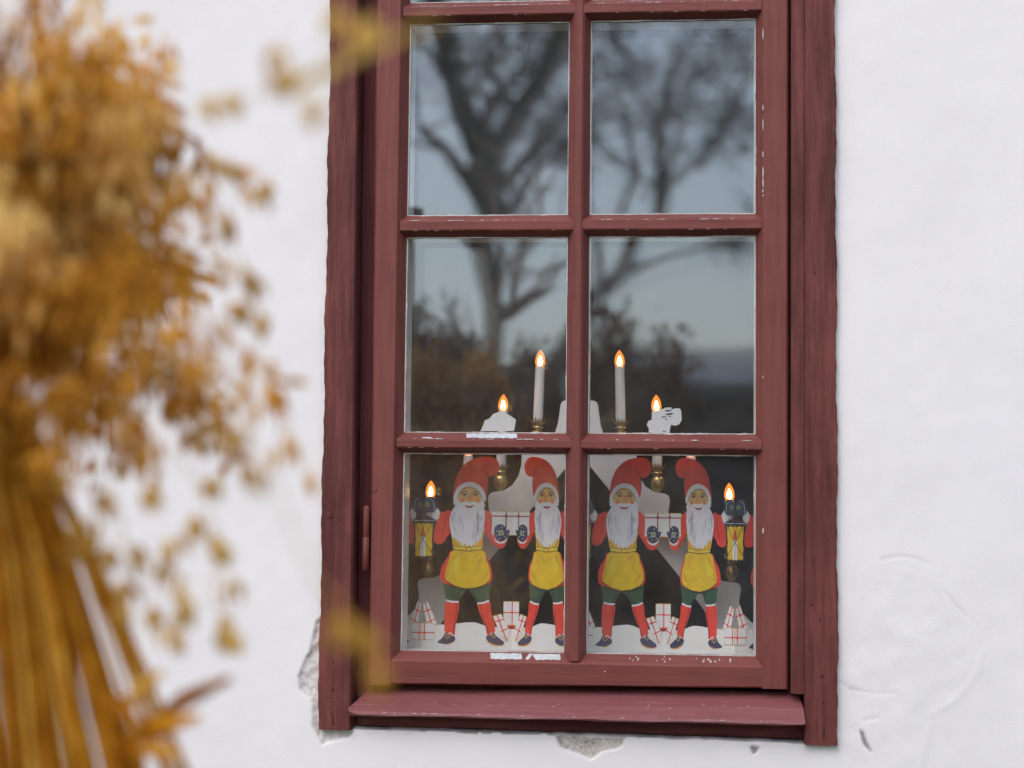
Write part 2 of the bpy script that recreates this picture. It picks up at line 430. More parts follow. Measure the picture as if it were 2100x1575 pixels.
# casing boards; outer edges are brushed unevenly against the plaster
ch = .004
sweep_z('casing_board', lambda z: [(caseLo(z), -.010), (caseLo(z), YC+.002), (caseLo(z)+.002, YC), (caseLi(z)-ch, YC), (caseLi(z)-.001, YC+ch), (caseLi(z), .030), (caseLo(z)+.03, .030)],
        caseB, ZTOP+.09, M_case, 160, .0022, {0: 1, 1: 1, 2: .8, 3: .1, 4: .1, 5: 0, 6: 0})
sweep_z('casing_board', lambda z: [(caseRo(z), -.010), (caseRo(z), YC+.002), (caseRo(z)-.002, YC), (caseRi(z)+.0015, YC), (caseRi(z), YC+.002), (caseRi(z), .030), (caseRo(z)-.03, .030)],
        caseB, ZTOP+.09, M_case, 160, .0022, {0: 1, 1: 1, 2: .8, 3: .1, 4: .1, 5: 0, 6: 0})
cL, cR = caseLi(1.1), caseRi(1.1)
sweep_x('casing_board', lambda x: [(.03, caseB(x)+.006), (-.004, caseB(x)+.005), (-.006, caseB(x)+.007), (-.006, caseB(x)+.055), (.03, caseB(x)+.075)], cL+.001, cR-.001, M_caseh, 40, .0012)
sweep_x('casing_board', lambda x: [(.03, ZTOP+.004), (YC+.002, ZTOP+.004), (YC+.001, ZTOP+.088), (.03, ZTOP+.088)], cL+.001, cR-.001, M_caseh, 8)
# rebate strips between casing and sash
sweep_z('stop_strip', lambda z: [(caseLi(z)+.0005, .0032), (sashL(z)+.0025, .0032), (sashL(z)+.0025, .030), (caseLi(z)+.0005, .030)], lambda x: caseB(x)+.06, ZTOP+.003, M_groove_shade, 30, .0008)
sweep_z('stop_strip', lambda z: [(sashR(z)+.0040, YC+.007), (caseRi(z)-.0005, YC+.0055), (caseRi(z)-.0005, .030), (sashR(z)-.0025, .030), (sashR(z)-.0025, .0042), (sashR(z)+.0040, .0042)], lambda x: caseB(x)+.078, ZTOP+.003, M_case, 30, .0008)

# sash: stiles, rails, glazing bars
BV = .0125
sb = lambda x: sashB(x)
stL = lambda z: [(sashL(z), .004), (sashL(z), YS+.003), (sashL(z)+.003, YS), (X[0]-BV-.002, YS), (X[0]-BV, YS+.002), (X[0], -.0005), (X[0]-.004, .004)]
stR = lambda z: [(sashR(z), .004), (sashR(z), YS+.003), (sashR(z)-.003, YS), (X[3]+BV+.001, YS), (X[3]+BV-.001, YS+.002), (X[3], -.0005), (X[3]+.004, .004)]
stile_l = sweep_z('stile', stL, sb, ZTOP, M_sashv, 60, .0008); stile_r = sweep_z('stile', stR, sb, ZTOP, M_sashv, 60, .0008)
zb4 = ROWS[3][1]
rail_b = sweep_x('rail', lambda x: [(.004, sashB(x)), (YS+.006, sashB(x)+.0005), (YS+.002, sashB(x)+.003), (YS+.0012, zb4-.017), (YS+.004, zb4-.014), (-.0005, zb4+.0005), (.004, zb4-.004)], X[0]-.018, X[3]+.018, M_sashh, 60, .0009)
sweep_x('rail', lambda x: [(.004, ROWS[0][0]), (-.0005, ROWS[0][0]), (YS+.003, ROWS[0][0]+.012), (YS+.0012, ROWS[0][0]+.014), (YS+.0012, ZTOP-.001), (.004, ZTOP-.001)], X[0]-.018, X[3]+.018, M_sashh, 10)
xm = (X[1]+X[2])/2
sweep_z('glazing_bar', lambda z: [(X[1], .004), (X[1], -.0005), (xm-.0085, YS+.0035), (xm-.005, YS+.0005), (xm+.005, YS+.0005), (xm+.0085, YS+.0035), (X[2], -.0005), (X[2], .004)], zb4-.012, ROWS[0][0]+.01, M_sashv, 80, .0014)
bars = []
for r in range(3):
    zt, zl = ROWS[r][1], ROWS[r+1][0]       # top and bottom edge of the bar at the glass
    for c in range(2):
        s0 = random.uniform(-.0008, .0008)
        prof = lambda x, zt=zt, zl=zl, s0=s0: [(.004, zt), (-.0005, zt), (YS+.0045, zt-.0125+s0), (YS+.0022, zt-.0145+s0), (YS+.0022, zl+.0105), (YS+.0040, zl+.0085), (-.0005, zl), (.004, zl)]
        bars.append((sweep_x('glazing_bar', prof, (X[0]-.010, xm+.002)[c], (xm-.002, X[3]+.010)[c], M_sashh, 60, .0013), zt, zl, c))

# panes, each with its putty edge, and the white inner sash behind
def putty(pane, x0, x1, z0, z1):
    m = MB(); y = -.0022
    def strip(p, q, inw, wmax, bias):
        n = 46; L = (Vector(q)-Vector(p)).length; sd_ = random.random()*50; v = []; f = []
        for i in range(n+1):
            t = i/n; a = Vector(p).lerp(Vector(q), t)
            w = bias+wmax*(.5*math.sin(t*L*70+sd_)+.35*math.sin(t*L*190+sd_*2)+.35*math.sin(t*L*430+sd_*3))
            w = max(.0002, w)
            for d, yy in ((-.002, y+.0003), (w*.75, y), (w, -.0004)):
                b = a+Vector(inw)*d; v.append((b.x, yy, b.z))
        for i in range(n):
            for k in range(2): f.append((i*3+k, i*3+k+1, i*3+k+4, i*3+k+3))
        m.add(v, f)
    strip((x0, 0, z1), (x1, 0, z1), (0, 0, -1), .0011, .0008)
    strip((x0, 0, z0), (x1, 0, z0), (0, 0, 1), .0012, .0001)
    strip((x0, 0, z0), (x0, 0, z1), (1, 0, 0), .0012, .0012 if x0 < 0 else .0003)
    strip((x1, 0, z0), (x1, 0, z1), (-1, 0, 0), .0010, .0001)
    m.build('putty', M_putty, pane)
for r in range(4):
    z1, z0 = ROWS[r]
    for c in range(2):
        x0, x1 = X[2*c], X[2*c+1]
        tx, tz = random.uniform(-.0007, .0007), random.uniform(-.0009, .0009)   # old panes never lie quite true
        cx_, cz_ = (x0+x1)/2, (z0+z1)/2
        fy = lambda x, z: tx*(x-cx_)/.13+tz*(z-cz_)/.16
        e = .003
        co = [(x0-e, z0-e), (x1+e, z0-e), (x1+e, z1+e), (x0-e, z1+e)]
        pane = mk('pane', [(x, fy(x, z)+.0009, z) for x, z in co], [(0, 1, 2, 3)], M_glass, win)
        putty(pane, x0, x1, z0, z1)
        mk('inner_pane', [(x, .050, z) for x, z in co], [(0, 1, 2, 3)], M_glass2, win)
iy0, iy1 = .006, .058
def ibox(name, a, b):
    m = MB(); m.box(a, b); return m.build(name, M_white, win)
ibox('inner_stile', (X[0]-.055, iy0, bz+.006), (X[0]+.0006, iy1, ZTOP)); ibox('inner_stile', (X[3]-.0006, iy0, bz+.006), (X[3]+.055, iy1, ZTOP))
ibox('inner_bar', (X[1]+.001, iy0, zb4+.0005), (X[2]-.001, iy1, ROWS[0][0]-.001))
ibox('inner_rail', (X[0]+.001, iy0, bz+.006), (X[3]-.001, iy1-.001, zb4-.001))
ibox('inner_rail', (X[0]+.001, iy0, ROWS[0][0]+.001), (X[3]-.001, iy1-.001, ZTOP-.001))
for r in range(3):
    zt, zl = ROWS[r][1], ROWS[r+1][0]
    for c in range(2): ibox('inner_bar', ((X[0]+.001, X[2]-.0005)[c], iy0+.001, zl+.001), ((X[1]+.0005, X[3]-.001)[c], iy1-.001, zt-.001))

# hinge on the left, in the groove
hp = P(751, 1100, -.020)
m = MB()
za_, zb_ = P(751, 1170, -.02).z, P(751, 1037, -.02).z; zm = za_+(zb_-za_)*.52
m.lathe([(.004, 0), (.0056, .001), (.0056, zm-za_-.0008), (.005, zm-za_-.0002)], (hp.x, -.022, za_), 14)
hinge = m.build('hinge', M_sashv, win, True)
m = MB(); m.lathe([(.005, .0002), (.0054, .0008), (.0054, zb_-zm-.004), (.0042, zb_-zm-.001), (.002, zb_-zm)], (hp.x, -.022, zm), 14); m.build('knuckle', M_sashv, hinge, True)
m = MB(); m.box((hp.x-.001, -.022, za_+.006), (hp.x+.001, .007, zb_-.006)); m.build('hinge_leaf', M_groove_shade, hinge)
# big painted-over nail head
m = MB()
for (u, v, r_) in ((676, 1057, .0062), (768, 1005, .0045)):
    p = P(u, v, YC if u < 720 else YS); y = (YC if u < 720 else YS)
    k = 12; vv = [(p.x+r_*math.cos(a*2*math.pi/k), y+.0005, p.z+r_*math.sin(a*2*math.pi/k)) for a in range(k)]+[(p.x+r_*.7*math.cos(a*2*math.pi/k), y-.0016, p.z+r_*.7*math.sin(a*2*math.pi/k)) for a in range(k)]
    m = MB(); m.add(vv, [(a, (a+1) % k, k+(a+1) % k, k+a) for a in range(k)]+[tuple(range(k, 2*k))]); m.build('nail_head', M_case if u < 720 else M_sashv, win)

# sloping drip board below the sash
zs = line_z(735, 1418, 1640, 1426, -.006); zk = line_z(725, 1443, 1648, 1452, -.040); zf = line_z(712, 1466, 1652, 1487, -.062)
sx0, sx1 = P(712, 1470, -.062).x, P(1652, 1490, -.062).x
def sill():
    v = []; f = []; n = 80
    for i in range(n+1):
        t = i/n
        for j, (y, zz) in enumerate(((.006, zs), (-.006, zs), (-.040, zk), (-.058, zf), (-.0615, zf), (-.058, zf), (.006, zf))):
            # the back edge starts further in than the front edge
            ins = {0: .020, 1: .020, 2: .006, 3: 0, 4: .003, 5: .003, 6: .02}[j]
            ends = .010*(max(0, 1-t*n/1.5)) if j in (3, 4) else 0
            x = sx0+ins+(sx1-sx0-ins-ins*.35)*t
            z = zz(x)+(.0035, 0, 0, .006, .001, -.0015, .012)[j]+ends*.4
            w = .0006*math.sin(x*31+j)+.0004*math.sin(x*90+2*j)
            v.append((x, y+w, z+w))
    k = 7
    for i in range(n):
        for j in range(k): f.append((i*k+j, i*k+(j+1) % k, (i+1)*k+(j+1) % k, (i+1)*k+j))
    f.append(tuple(range(k))); f.append(tuple(n*k+j for j in range(k)))
    return mk('drip_board', v, f, M_sill, win)
sill()

# flaked paint: little bare patches of putty and primer, each with its own outline
fl = MB()
def flake(cx, z, y, L, h, slope):
    """irregular blob on a surface that runs along x; slope = dy/dz of that surface"""
    k = 14; vv = []
    for a in range(k):
        w = 2*math.pi*a/k; q = random.uniform(.65, 1.15)
        dx, dz = L*.5*math.copysign(abs(math.cos(w))**.6, math.cos(w))*q, h*.5*math.copysign(abs(math.sin(w))**.7, math.sin(w))*random.uniform(.7, 1.1)
        vv.append((cx+dx, y+slope*dz-.0011, z+dz))
    fl.add(vv, [tuple(range(k))])
for o, zt, zl, c in bars:
    x0, x1 = X[2*c]+.006, X[2*c+1]-.006
    for _ in range(30):
        x = random.uniform(x0, x1)
        if random.random() < .5: flake(x, zt-.0120, YS+.0042, random.choice((.002, .003, .005, .012)), random.uniform(.001, .0020), 1.4)
        else: flake(x, zt-.0012, -.0012, random.choice((.003, .006, .016)), random.uniform(.0010, .0018), 1.55)
    for _ in range(5): flake(random.uniform(x0, x1), zl+.0090, YS+.0026, random.choice((.004, .008)), .0009, -.5)
for _ in range(22):
    q = random.choice((.25, .32, .335, .36, .20)); zz = random.uniform(.003, .011); flake(q+random.gauss(0, .006), zb4-zz, -.0005-1.345*zz, random.uniform(.0012, .0035), random.uniform(.001, .0045), 1.345)
for _ in range(16):
    z = Z0+random.choice((random.uniform(.28, .58), random.uniform(-.4, .5)))
    k = 10; cx = X[3]+BV*random.choice((.95, .1)); L = random.choice((.004, .010, .020)); w_ = random.uniform(.0008, .0015); y = YS-.0006 if cx > X[3]+.006 else -.0034
    fl.add([(cx+w_*math.cos(a*.628)*random.uniform(.6, 1.2), y, z+L*.5*math.sin(a*.628)) for a in range(k)], [tuple(range(k))])
for _ in range(44):   # specks of worn paint along the drip board fold and lip
    x = random.uniform(sx0+.03, sx1-.02)
    if random.random() < .6: flake(x, zk(x)+.0005+random.gauss(0, .002), -.0415, random.choice((.0012, .002, .004)), random.uniform(.0005, .0009), .9)
    else: flake(x, zf(x)+.0045, -.0596, random.choice((.002, .006)), .0010, .4)
tag(fl.build('flaked_paint', M_flake, win), 'white specks where the red paint has flaked away', kind='stuff')
def patch(u0, u1, z_top, z_bot, surf):
    """larger bare patch with torn ends; surf(z) -> y of the bevel it lies on"""
    ym = surf((z_top+z_bot)/2); x0, x1 = P(u0, 890, ym).x, P(u1, 890, ym).x; n = 22; top = []; bot = []
    for i in range(n+1):
        x = x0+(x1-x0)*i/n; j = random.uniform
        top.append((x+j(-.0006, .0006), z_top-j(0, .0012))); bot.append((x+j(-.0006, .0006), z_bot+j(0, .0016)))
    bot[0] = (bot[0][0]+.0015, bot[0][1]); top[-1] = (top[-1][0]-.002, top[-1][1])
    pts = bot+top[::-1]
    mk('bare_patch', [(x, surf(z)-.0009, z) for x, z in pts], [tuple(range(len(pts)))], M_bare, win)
zc2, zc0 = ROWS[2][1], ROWS[0][1]
up_bevel = lambda zt: (lambda z: -.0005-1.52*(zt-z))
patch(956, 1062, zc2-.0014, zc2-.0108, up_bevel(zc2)); patch(866, 886, zc2-.0085, zc2-.0118, up_bevel(zc2))
rb = lambda z: -.0005-1.345*(zb4-z)
patch(1010, 1076, zb4-.0018, zb4-.0118, rb); patch(1082, 1155, zb4-.0018, zb4-.0118, rb)
patch(1287, 1328, zc0-.0005, zc0-.0050, up_bevel(zc0)); patch(868, 900, zc0-.0105, zc0-.0125, up_bevel(zc0))
m = MB()
for (u, v, a, b) in ((684, 1358, .0012, .003), (683, 1415, .0018, .003), (684, 1440, .001, .0012), (676, 1450, .0009, .001), (683, 1478, .0011, .010), (681, 1462, .0009, .004),
                     (1681, 1272, .0016, .0016), (1686, 1387, .0018, .0018), (1687, 1441, .0020, .0016), (1690, 1500, .0009, .010), (1664, 1240, .002, .002), (1682, 190, .001, .001), (1696, 68, .001, .001), (1700, 118, .0008, .0008), (690, 640, .0008, .002), (1672, 560, .0008, .003)):
    p = P(u, v, YC); k = 9
    m.add([(p.x+a*math.cos(i*.698)*random.uniform(.6, 1.2), YC-.0006, p.z+b*math.sin(i*.698)*random.uniform(.8, 1.1)) for i in range(k)], [tuple(range(k))])
tag(m.build('worm_holes', M_hole, win), 'small dark nail holes and cracks in the casing', kind='stuff')

# torn paper remnants stuck to the panes
def scrap(name, outline, y, label):
    pts = [P(u+random.uniform(-1, 1), v+random.uniform(-1, 1), y) for u, v in outline]
    m = MB(); n = len(pts)
    m.add([(p.x, y, p.z) for p in pts]+[(p.x, y+.0004, p.z) for p in pts], [tuple(range(n)), tuple(range(2*n-1, n-1, -1))]+[(i, n+i, n+(i+1) % n, (i+1) % n) for i in range(n)])
    o = m.build(name, M_paper); return tag(o, label, 'paper scrap', 'paper scraps on the panes')
scrap('paper_scrap', [(986, 884), (990, 872), (995, 862), (1004, 858), (1012, 849), (1022, 845), (1036, 846), (1046, 852), (1058, 861), (1056, 873), (1053, 884)], .0030, 'pale angular scrap of paper stuck low on the left pane')
sc = scrap('paper_scrap', [(1330, 887), (1330, 878), (1327, 872), (1330, 864), (1336, 861), (1337, 846), (1352, 843), (1358, 840), (1364, 836), (1372, 835), (1378, 836), (1376, 840), (1384, 837), (1393, 837), (1397, 842), (1398, 862), (1393, 869), (1384, 873), (1376, 872), (1374, 879), (1374, 888)], .0030, 'ragged white scrap of torn paper stuck low on the right pane')
m = MB()
for (u, v, a, b) in ((1370, 842, 8, 1.6), (1373, 849, 9, 1.5), (1361, 855, 5, 1.2), (1374, 854, 2.5, 1.2), (1366, 860, 2.5, 1.3), (1363, 884, 6, .8)):
    p = P(u, v, .0026); k = 10
    m.add([(p.x+a*.0008*math.cos(i*.628)*random.uniform(.6, 1.2), .0026, p.z+b*.0008*math.sin(i*.628)*random.uniform(.6, 1.3)+.0003*a*math.cos(i*.628)*.3) for i in range(k)], [tuple(range(k))])
m.build('tear_hole', M_room, sc)

# ------------------------------------------------------------------ electric candle arch on the inner sill
YA = .165
AX = 1187
half = [(0, 820), (30, 821), (36, 824), (39, 831), (41, 850), (44, 870), (50, 890), (62, 906), (82, 915), (108, 917), (115, 920), (118, 928), (118.5, 955), (124, 977), (137, 997), (156, 1008), (176, 1011), (184, 1015), (187, 1024), (184, 1050),
        (190, 1072), (204, 1090), (226, 1100), (250, 1102), (258, 1106), (261, 1116), (258, 1140), (264, 1162), (278, 1180), (298, 1188), (320, 1190), (328, 1193), (331, 1203), (327, 1229), (335, 1252), (352, 1270), (368, 1278), (370, 1290), (370, 1331)]
inner = [(289, 1331), (289, 1292), (212, 1186), (17, 949), (0, 931)]
def au(du, v, y): return P(AX+du, v, y)
# the arch is rigid and level: take x and z scale from its own plane
ax0 = P(AX, 1000, YA); sx = (P(AX+100, 1000, YA).x-ax0.x)/100; sz = (P(AX, 1000, YA).z-P(AX, 1100, YA).z)/100
def A(du, v): return (ax0.x+du*sx, ax0.z+(1000-v)*sz)
SILL_Z = bz+.004
outl = [A(d, v) for d, v in half]+[A(d, v) for d, v in inner]+[A(-d, v) for d, v in inner[-2::-1]]+[A(-d, v) for d, v in half[:0:-1]]
outl = [(x, max(z, SILL_Z+.0002)) for x, z in outl]
arch = empty('candle_arch', (ax0.x, YA, SILL_Z))
tag(arch, 'white stepped wooden candle arch with eight lit electric candles behind the lower panes', 'candle arch')
M_arch = flat('arch_paint', (.82, .82, .82, 1), .45, .03, 30)
M_brass, t_, b_ = newmat('brass'); b_.inputs['Base Color'].default_value = (.62, .48, .20, 1); b_.inputs['Metallic'].default_value = 1; b_.inputs['Roughness'].default_value = .32
M_candle, t_, b_ = newmat('candle_plastic'); b_.inputs['Base Color'].default_value = (.80, .80, .80, 1); b_.inputs['Roughness'].default_value = .4
b_.inputs['Subsurface Weight'].default_value = .25; b_.inputs['Subsurface Radius'].default_value = (.012, .006, .004); b_.inputs['Subsurface Scale'].default_value = .5
def emis(name, col, s):
    m, t, b = newmat(name); t.nodes.remove(b); e = nd(t, 'ShaderNodeEmission', Strength=s); e.inputs[0].default_value = col
    t.links.new(e.outputs[0], t.nodes['Material Output'].inputs[0]); return m
M_fil = emis('glowing_filament', (1, .72, .36, 1), 26)
def bulbglass():
    m, t, b = newmat('bulb_glass'); t.nodes.remove(b)
    e = nd(t, 'ShaderNodeEmission', Strength=1.5); e.inputs[0].default_value = (1, .25, .03, 1)
    tr = nd(t, 'ShaderNodeBsdfTransparent'); tr.inputs[0].default_value = (1, .86, .66, 1)
    mx = nd(t, 'ShaderNodeMixShader'); mx.inputs[0].default_value = .50
    t.links.new(tr.outputs[0], mx.inputs[1]); t.links.new(e.outputs[0], mx.inputs[2]); t.links.new(mx.outputs[0], t.nodes['Material Output'].inputs[0]); return m
M_bulb = bulbglass()
m = MB(); m.prism(outl, lambda p: (p[0], YA-.007, p[1]), lambda p: (p[0], YA+.007, p[1])); board = m.build('board', M_arch, arch)
bv = board.modifiers.new('soft_edge', 'BEVEL'); bv.width = .0012; bv.segments = 2; bv.limit_method = 'ANGLE'; bv.angle_limit = rad(50)
def candle(du, v):
    x, z = A(du, v); s = sz                       # metres per photo pixel here
    zb_ = z; k = lambda px: px*s
    tilt = (-.026 if du > 0 else .026)*random.uniform(.5, 1.15); x -= tilt*178*sz
    def lean(m): m.v = [(a+tilt*(c_-zb_), b, c_) for a, b, c_ in m.v]; return m
    m = MB(); c = (x, YA, zb_)
    m.lathe([(k(8.0), k(47)), (k(9.0), k(52)), (k(10.3), k(60)), (k(9.6), k(164)), (k(9.2), k(166)), (k(5), k(166.5))], c, 18)
    cn = lean(m).build('candle', M_candle, arch, True)
    m = MB()
    m.lathe([(k(4), -.001), (k(5), k(2)), (k(10), k(6)), (k(14), k(13)), (k(15), k(20)), (k(14), k(28)), (k(11), k(33)), (k(8), k(35)), (k(8), k(37)), (k(12.5), k(38)), (k(12.5), k(42)), (k(8), k(43)), (k(6), k(49))], c, 18)
    lean(m).build('cup', M_brass, cn, True)
    m = MB()                                      # crown of little pointed leaves
    for i in range(14):
        w = 2*math.pi*i/14; r1, r2 = k(9), k(random.uniform(15, 20)); h1, h2 = k(44), k(random.uniform(54, 62))
        tx, ty = -math.sin(w), math.cos(w)
        q = lambda r, h, o: (x+r*math.cos(w)+tx*o, YA+r*math.sin(w)+ty*o, zb_+h)
        m.add([q(r1, h1, -k(3)), q(r1, h1, k(3)), q((r1+r2)/2, (h1+h2)/2-k(2), k(3.2)), q(r2, h2, 0), q((r1+r2)/2, (h1+h2)/2-k(2), -k(3.2))], [(0, 1, 2, 3, 4)])
    lean(m).build('leaf_crown', M_brass, cn)
    m = MB(); m.lathe([(k(7.6), k(166.6)), (k(10.0), k(172)), (k(10.4), k(178)), (k(9.2), k(186)), (k(6.4), k(193)), (k(3.0), k(198)), (k(.6), k(201))], c, 14); lean(m).build('bulb', M_bulb, cn, True)
    m = MB(); m.lathe([(k(3.0), k(169)), (k(4.8), k(172)), (k(5.2), k(176)), (k(4.2), k(181)), (k(2.4), k(186)), (k(.6), k(189))], c, 10); lean(m).build('filament', M_fil, cn, True)
for du, v in ((82, 916.5), (158, 1009), (229, 1101), (307, 1189)):
    for s_ in (-1, 1): candle(s_*du, v)

# ------------------------------------------------------------------ folded paper frieze of bearded elves
# artwork outlines are drawn on one panel 595 x 1440 units, measured from the photo; odd panels are the mirror image
folds_u = [(724, .118), (867, .078), (1052, .112), (1193, .078), (1362, .112), (1507, .078), (1672, .112)]
zt_, zg_ = np.mean([P(u, 937, y).z for u, y in folds_u[1:6]]), np.mean([P(u, 1327, y).z for u, y in folds_u[1:6]])
KZ = (zt_-zg_)/(1400-122)
FOLD = [(P(u, 1130, y).x, y) for u, y in folds_u]
def pm(name, rgb, var=.10, scale=70, k=1.5):
    c = lin(*rgb); c = tuple(min(.85, x*k) for x in c[:3])+(1,)
    return flat(name, c, .5, var, scale, .35)
INK = {'red': pm('ink_red', (206, 52, 36), .16), 'dred': pm('ink_dark_red', (140, 30, 28), .1), 'yel': pm('ink_yellow', (208, 165, 20), .14), 'ochre': pm('ink_ochre', (190, 130, 25), .1),
       'pale': pm('ink_pale_yellow', (214, 177, 42), .08), 'grn': pm('ink_green', (36, 70, 46), .2), 'dgrn': pm('ink_dark_green', (24, 44, 32), .1), 'navy': pm('ink_navy', (44, 46, 78), .2), 'white': pm('ink_white', (214, 206, 200), .04),
       'beard': pm('ink_beard', (196, 194, 204), .07), 'bgrey': pm('ink_beard_grey', (170, 172, 185), .12), 'bdk': pm('ink_beard_slate', (146, 151, 168), .12), 'skin': pm('ink_skin', (216, 168, 104), .08), 'blush': pm('ink_blush', (211, 140, 90), .08), 'rose': pm('ink_rose', (200, 108, 76), .08),
       'brown': pm('ink_brown', (96, 58, 40), .1), 'nose': pm('ink_nose', (205, 134, 84), .06), 'lime': pm('ink_leaf', (104, 132, 52), .1), 'black': pm('ink_black', (36, 28, 34), .1), 'snow': pm('ink_snow', (212, 205, 196), .03), 'gold': pm('ink_gold', (198, 160, 60), .1), 'flame': pm('ink_flame', (190, 70, 40), .1)}
KEYS = list(INK); MATS = [INK[k] for k in KEYS]
def ell(cx, cy, rx, ry, n=18, a0=0, rot=0):
    return [(cx+rx*math.cos(t)*math.cos(rot)-ry*math.sin(t)*math.sin(rot), cy+rx*math.cos(t)*math.sin(rot)+ry*math.sin(t)*math.cos(rot)) for t in [a0+2*math.pi*i/n for i in range(n)]]
def stroke(pts, w):
    """thin band along a polyline, tapering"""
    L = []; R_ = []; n = len(pts)
    for i, p in enumerate(pts):
        a = np.array(pts[max(i-1, 0)], float); b = np.array(pts[min(i+1, n-1)], float); d = b-a; d /= np.hypot(*d)+1e-9
        nrm = np.array([-d[1], d[0]]); ww = w*.5
        L.append(tuple(np.array(p)+nrm*ww)); R_.append(tuple(np.array(p)-nrm*ww))
    return L+R_[::-1]
def CR(*p): return catmull(p, 4)
# (part, sub-part, ink, outline, layer)
ART = []
def art(part, sub, ink, poly, layer): ART.append((part, sub, ink, poly, layer))
# snowy ground and parcels
art('snow_strip', None, 'snow', [(170, 1300)]+CR((200, 1290), (275, 1266), (330, 1263), (400, 1256), (480, 1248), (530, 1251), (600, 1277), (650, 1300), (720, 1296))[:-12]+[(765, 1292), (765, 1470), (170, 1470)], 0)
def parcel(part, poly, ribbons, layer):
    art(part, None, 'gold', poly, layer)
    c = np.mean(poly, 0); art(part, None, 'white', [tuple(c+(np.array(p)-c)*.955) for p in poly], layer+1)
    for r in ribbons: art(part, None, 'red', stroke(r, 7), layer+2)
    if len(ribbons) > 1:
        a, b = ribbons[0], ribbons[1]
        p, r_, q, s_ = np.array(a[0], float), np.array(a[1], float)-a[0], np.array(b[0], float), np.array(b[1], float)-b[0]
        den = r_[0]*s_[1]-r_[1]*s_[0]
        if abs(den) > 1e-6:
            t = ((q-p)[0]*s_[1]-(q-p)[1]*s_[0])/den; k = p+r_*t; art(part, None, 'red', ell(k[0], k[1], 10, 8), layer+3)
parcel('parcel#1', [(176, 1128), (205, 1105), (272, 1262), (205, 1275)], [[(190, 1115), (238, 1268)], [(180, 1180), (232, 1160)], [(205, 1250), (262, 1222)]], 1)
parcel('parcel#2', [(170, 1255), (254, 1255), (254, 1365), (170, 1365)], [[(187, 1255), (187, 1365)], [(170, 1318), (254, 1318)]], 5)
parcel('parcel#3', [(706, 1105), (765, 1105), (765, 1275), (706, 1275)], [[(764, 1105), (764, 1275)], [(706, 1180), (765, 1180)], [(725, 1268), (765, 1270)]], 1)
parcel('parcel#4', [(636, 1205), (690, 1188), (748, 1300), (735, 1372), (690, 1340)], [[(662, 1196), (730, 1372)], [(645, 1245), (712, 1225)], [(690, 1310), (760, 1275)]], 5)
# the parcel carried between two elves
art('carried_parcel', None, 'gold', [(618, 495), (765, 495), (765, 658), (618, 658)], 0); art('carried_parcel', None, 'white', [(622, 499), (765, 499), (765, 654), (622, 654)], 1)
art('carried_parcel', None, 'dred', stroke([(618, 528), (765, 528)], 8), 2); art('carried_parcel', None, 'dred', stroke([(717, 495), (717, 640)], 8), 2); art('carried_parcel', None, 'dred', ell(717, 526, 11, 10), 3)
# lantern (half of it on each side of the fold)
art('lantern', None, 'black', [(170, 560), (258, 562), (262, 570), (240, 575), (240, 790), (232, 815), (215, 808), (200, 822), (170, 815)], 6)
art('lantern', None, 'yel', [(170, 580), (185, 588), (200, 578), (225, 588), (232, 580), (230, 650), (226, 690), (231, 730), (226, 760), (230, 795), (215, 805), (200, 798), (185, 808), (170, 805)], 7)
art('lantern', None, 'white', [(158+12, 670), (184, 676), (186, 800), (170, 803)], 8); art('lantern', None, 'flame', CR((170, 600), (180, 640), (183, 662), (176, 672), (170, 672)), 8)
art('lantern', None, 'dgrn', stroke([(225, 590), (170, 690), (228, 780)], 4), 9)
art('lantern', None, 'black', CR((170, 520), (205, 535), (240, 552), (262, 562), (170, 566)), 7); art('lantern', None, 'bgrey', stroke([(170, 562), (264, 563)], 4), 10)
art('lantern', None, 'bgrey', stroke([(240, 555), (240, 470), (232, 430), (212, 410)], 3.5), 11); art('lantern', None, 'black', [(176, 480), (190, 480), (192, 525), (174, 525)], 8)
# elf: left arm, raised mitten on the lantern
art('elf', 'arm', 'red', CR((350, 492), (300, 505), (275, 512), (262, 560), (245, 620), (237, 680), (252, 715), (285, 720), (315, 700), (328, 672), (350, 640), (352, 560)), 2)
art('elf', 'arm', 'dred', stroke([(322, 520), (312, 560), (318, 600), (300, 650)], 5), 3)
art('elf', 'cuff', 'white', [(238, 470), (262, 478), (281, 505), (272, 545), (258, 562), (236, 562), (228, 520)], 3)
art('elf', 'mitten', 'navy', CR((185, 418), (205, 402), (235, 405), (255, 440), (258, 480), (240, 505), (205, 508), (178, 500), (172, 455)), 4)
art('elf', 'mitten', 'lime', ell(196, 455, 16, 15, 10), 5); art('elf', 'mitten', 'dgrn', ell(196, 456, 7, 7, 8), 6)
# right arm with mitten under the parcel
art('elf', 'arm', 'red', CR((572, 492), (600, 500), (620, 520), (624, 580), (622, 650), (640, 662), (672, 690), (722, 688), (716, 722), (690, 745), (660, 745), (632, 720), (600, 672), (575, 620)), 4)
art('elf', 'arm', 'dred', stroke([(580, 630), (608, 675), (640, 722), (672, 742)], 5), 5)
art('elf', 'cuff', 'white', [(638, 664), (650, 690), (680, 705), (715, 690), (726, 665), (722, 695), (700, 713), (668, 714), (645, 698)], 6)
art('elf', 'mitten', 'navy', CR((638, 630), (645, 600), (668, 584), (692, 584), (712, 602), (720, 624), (738, 618), (738, 640), (722, 668), (702, 694), (670, 696), (646, 672)), 6)
for a in range(4): art('elf', 'mitten', 'white', ell(684+11*math.cos(a*1.571+.6), 642+12*math.sin(a*1.571+.6), 8.5, 9, 10), 7)
for a in range(4): art('elf', 'mitten', 'lime', ell(684+9*math.cos(a*1.571+.6), 642+10*math.sin(a*1.571+.6), 6.5, 7, 10), 8)
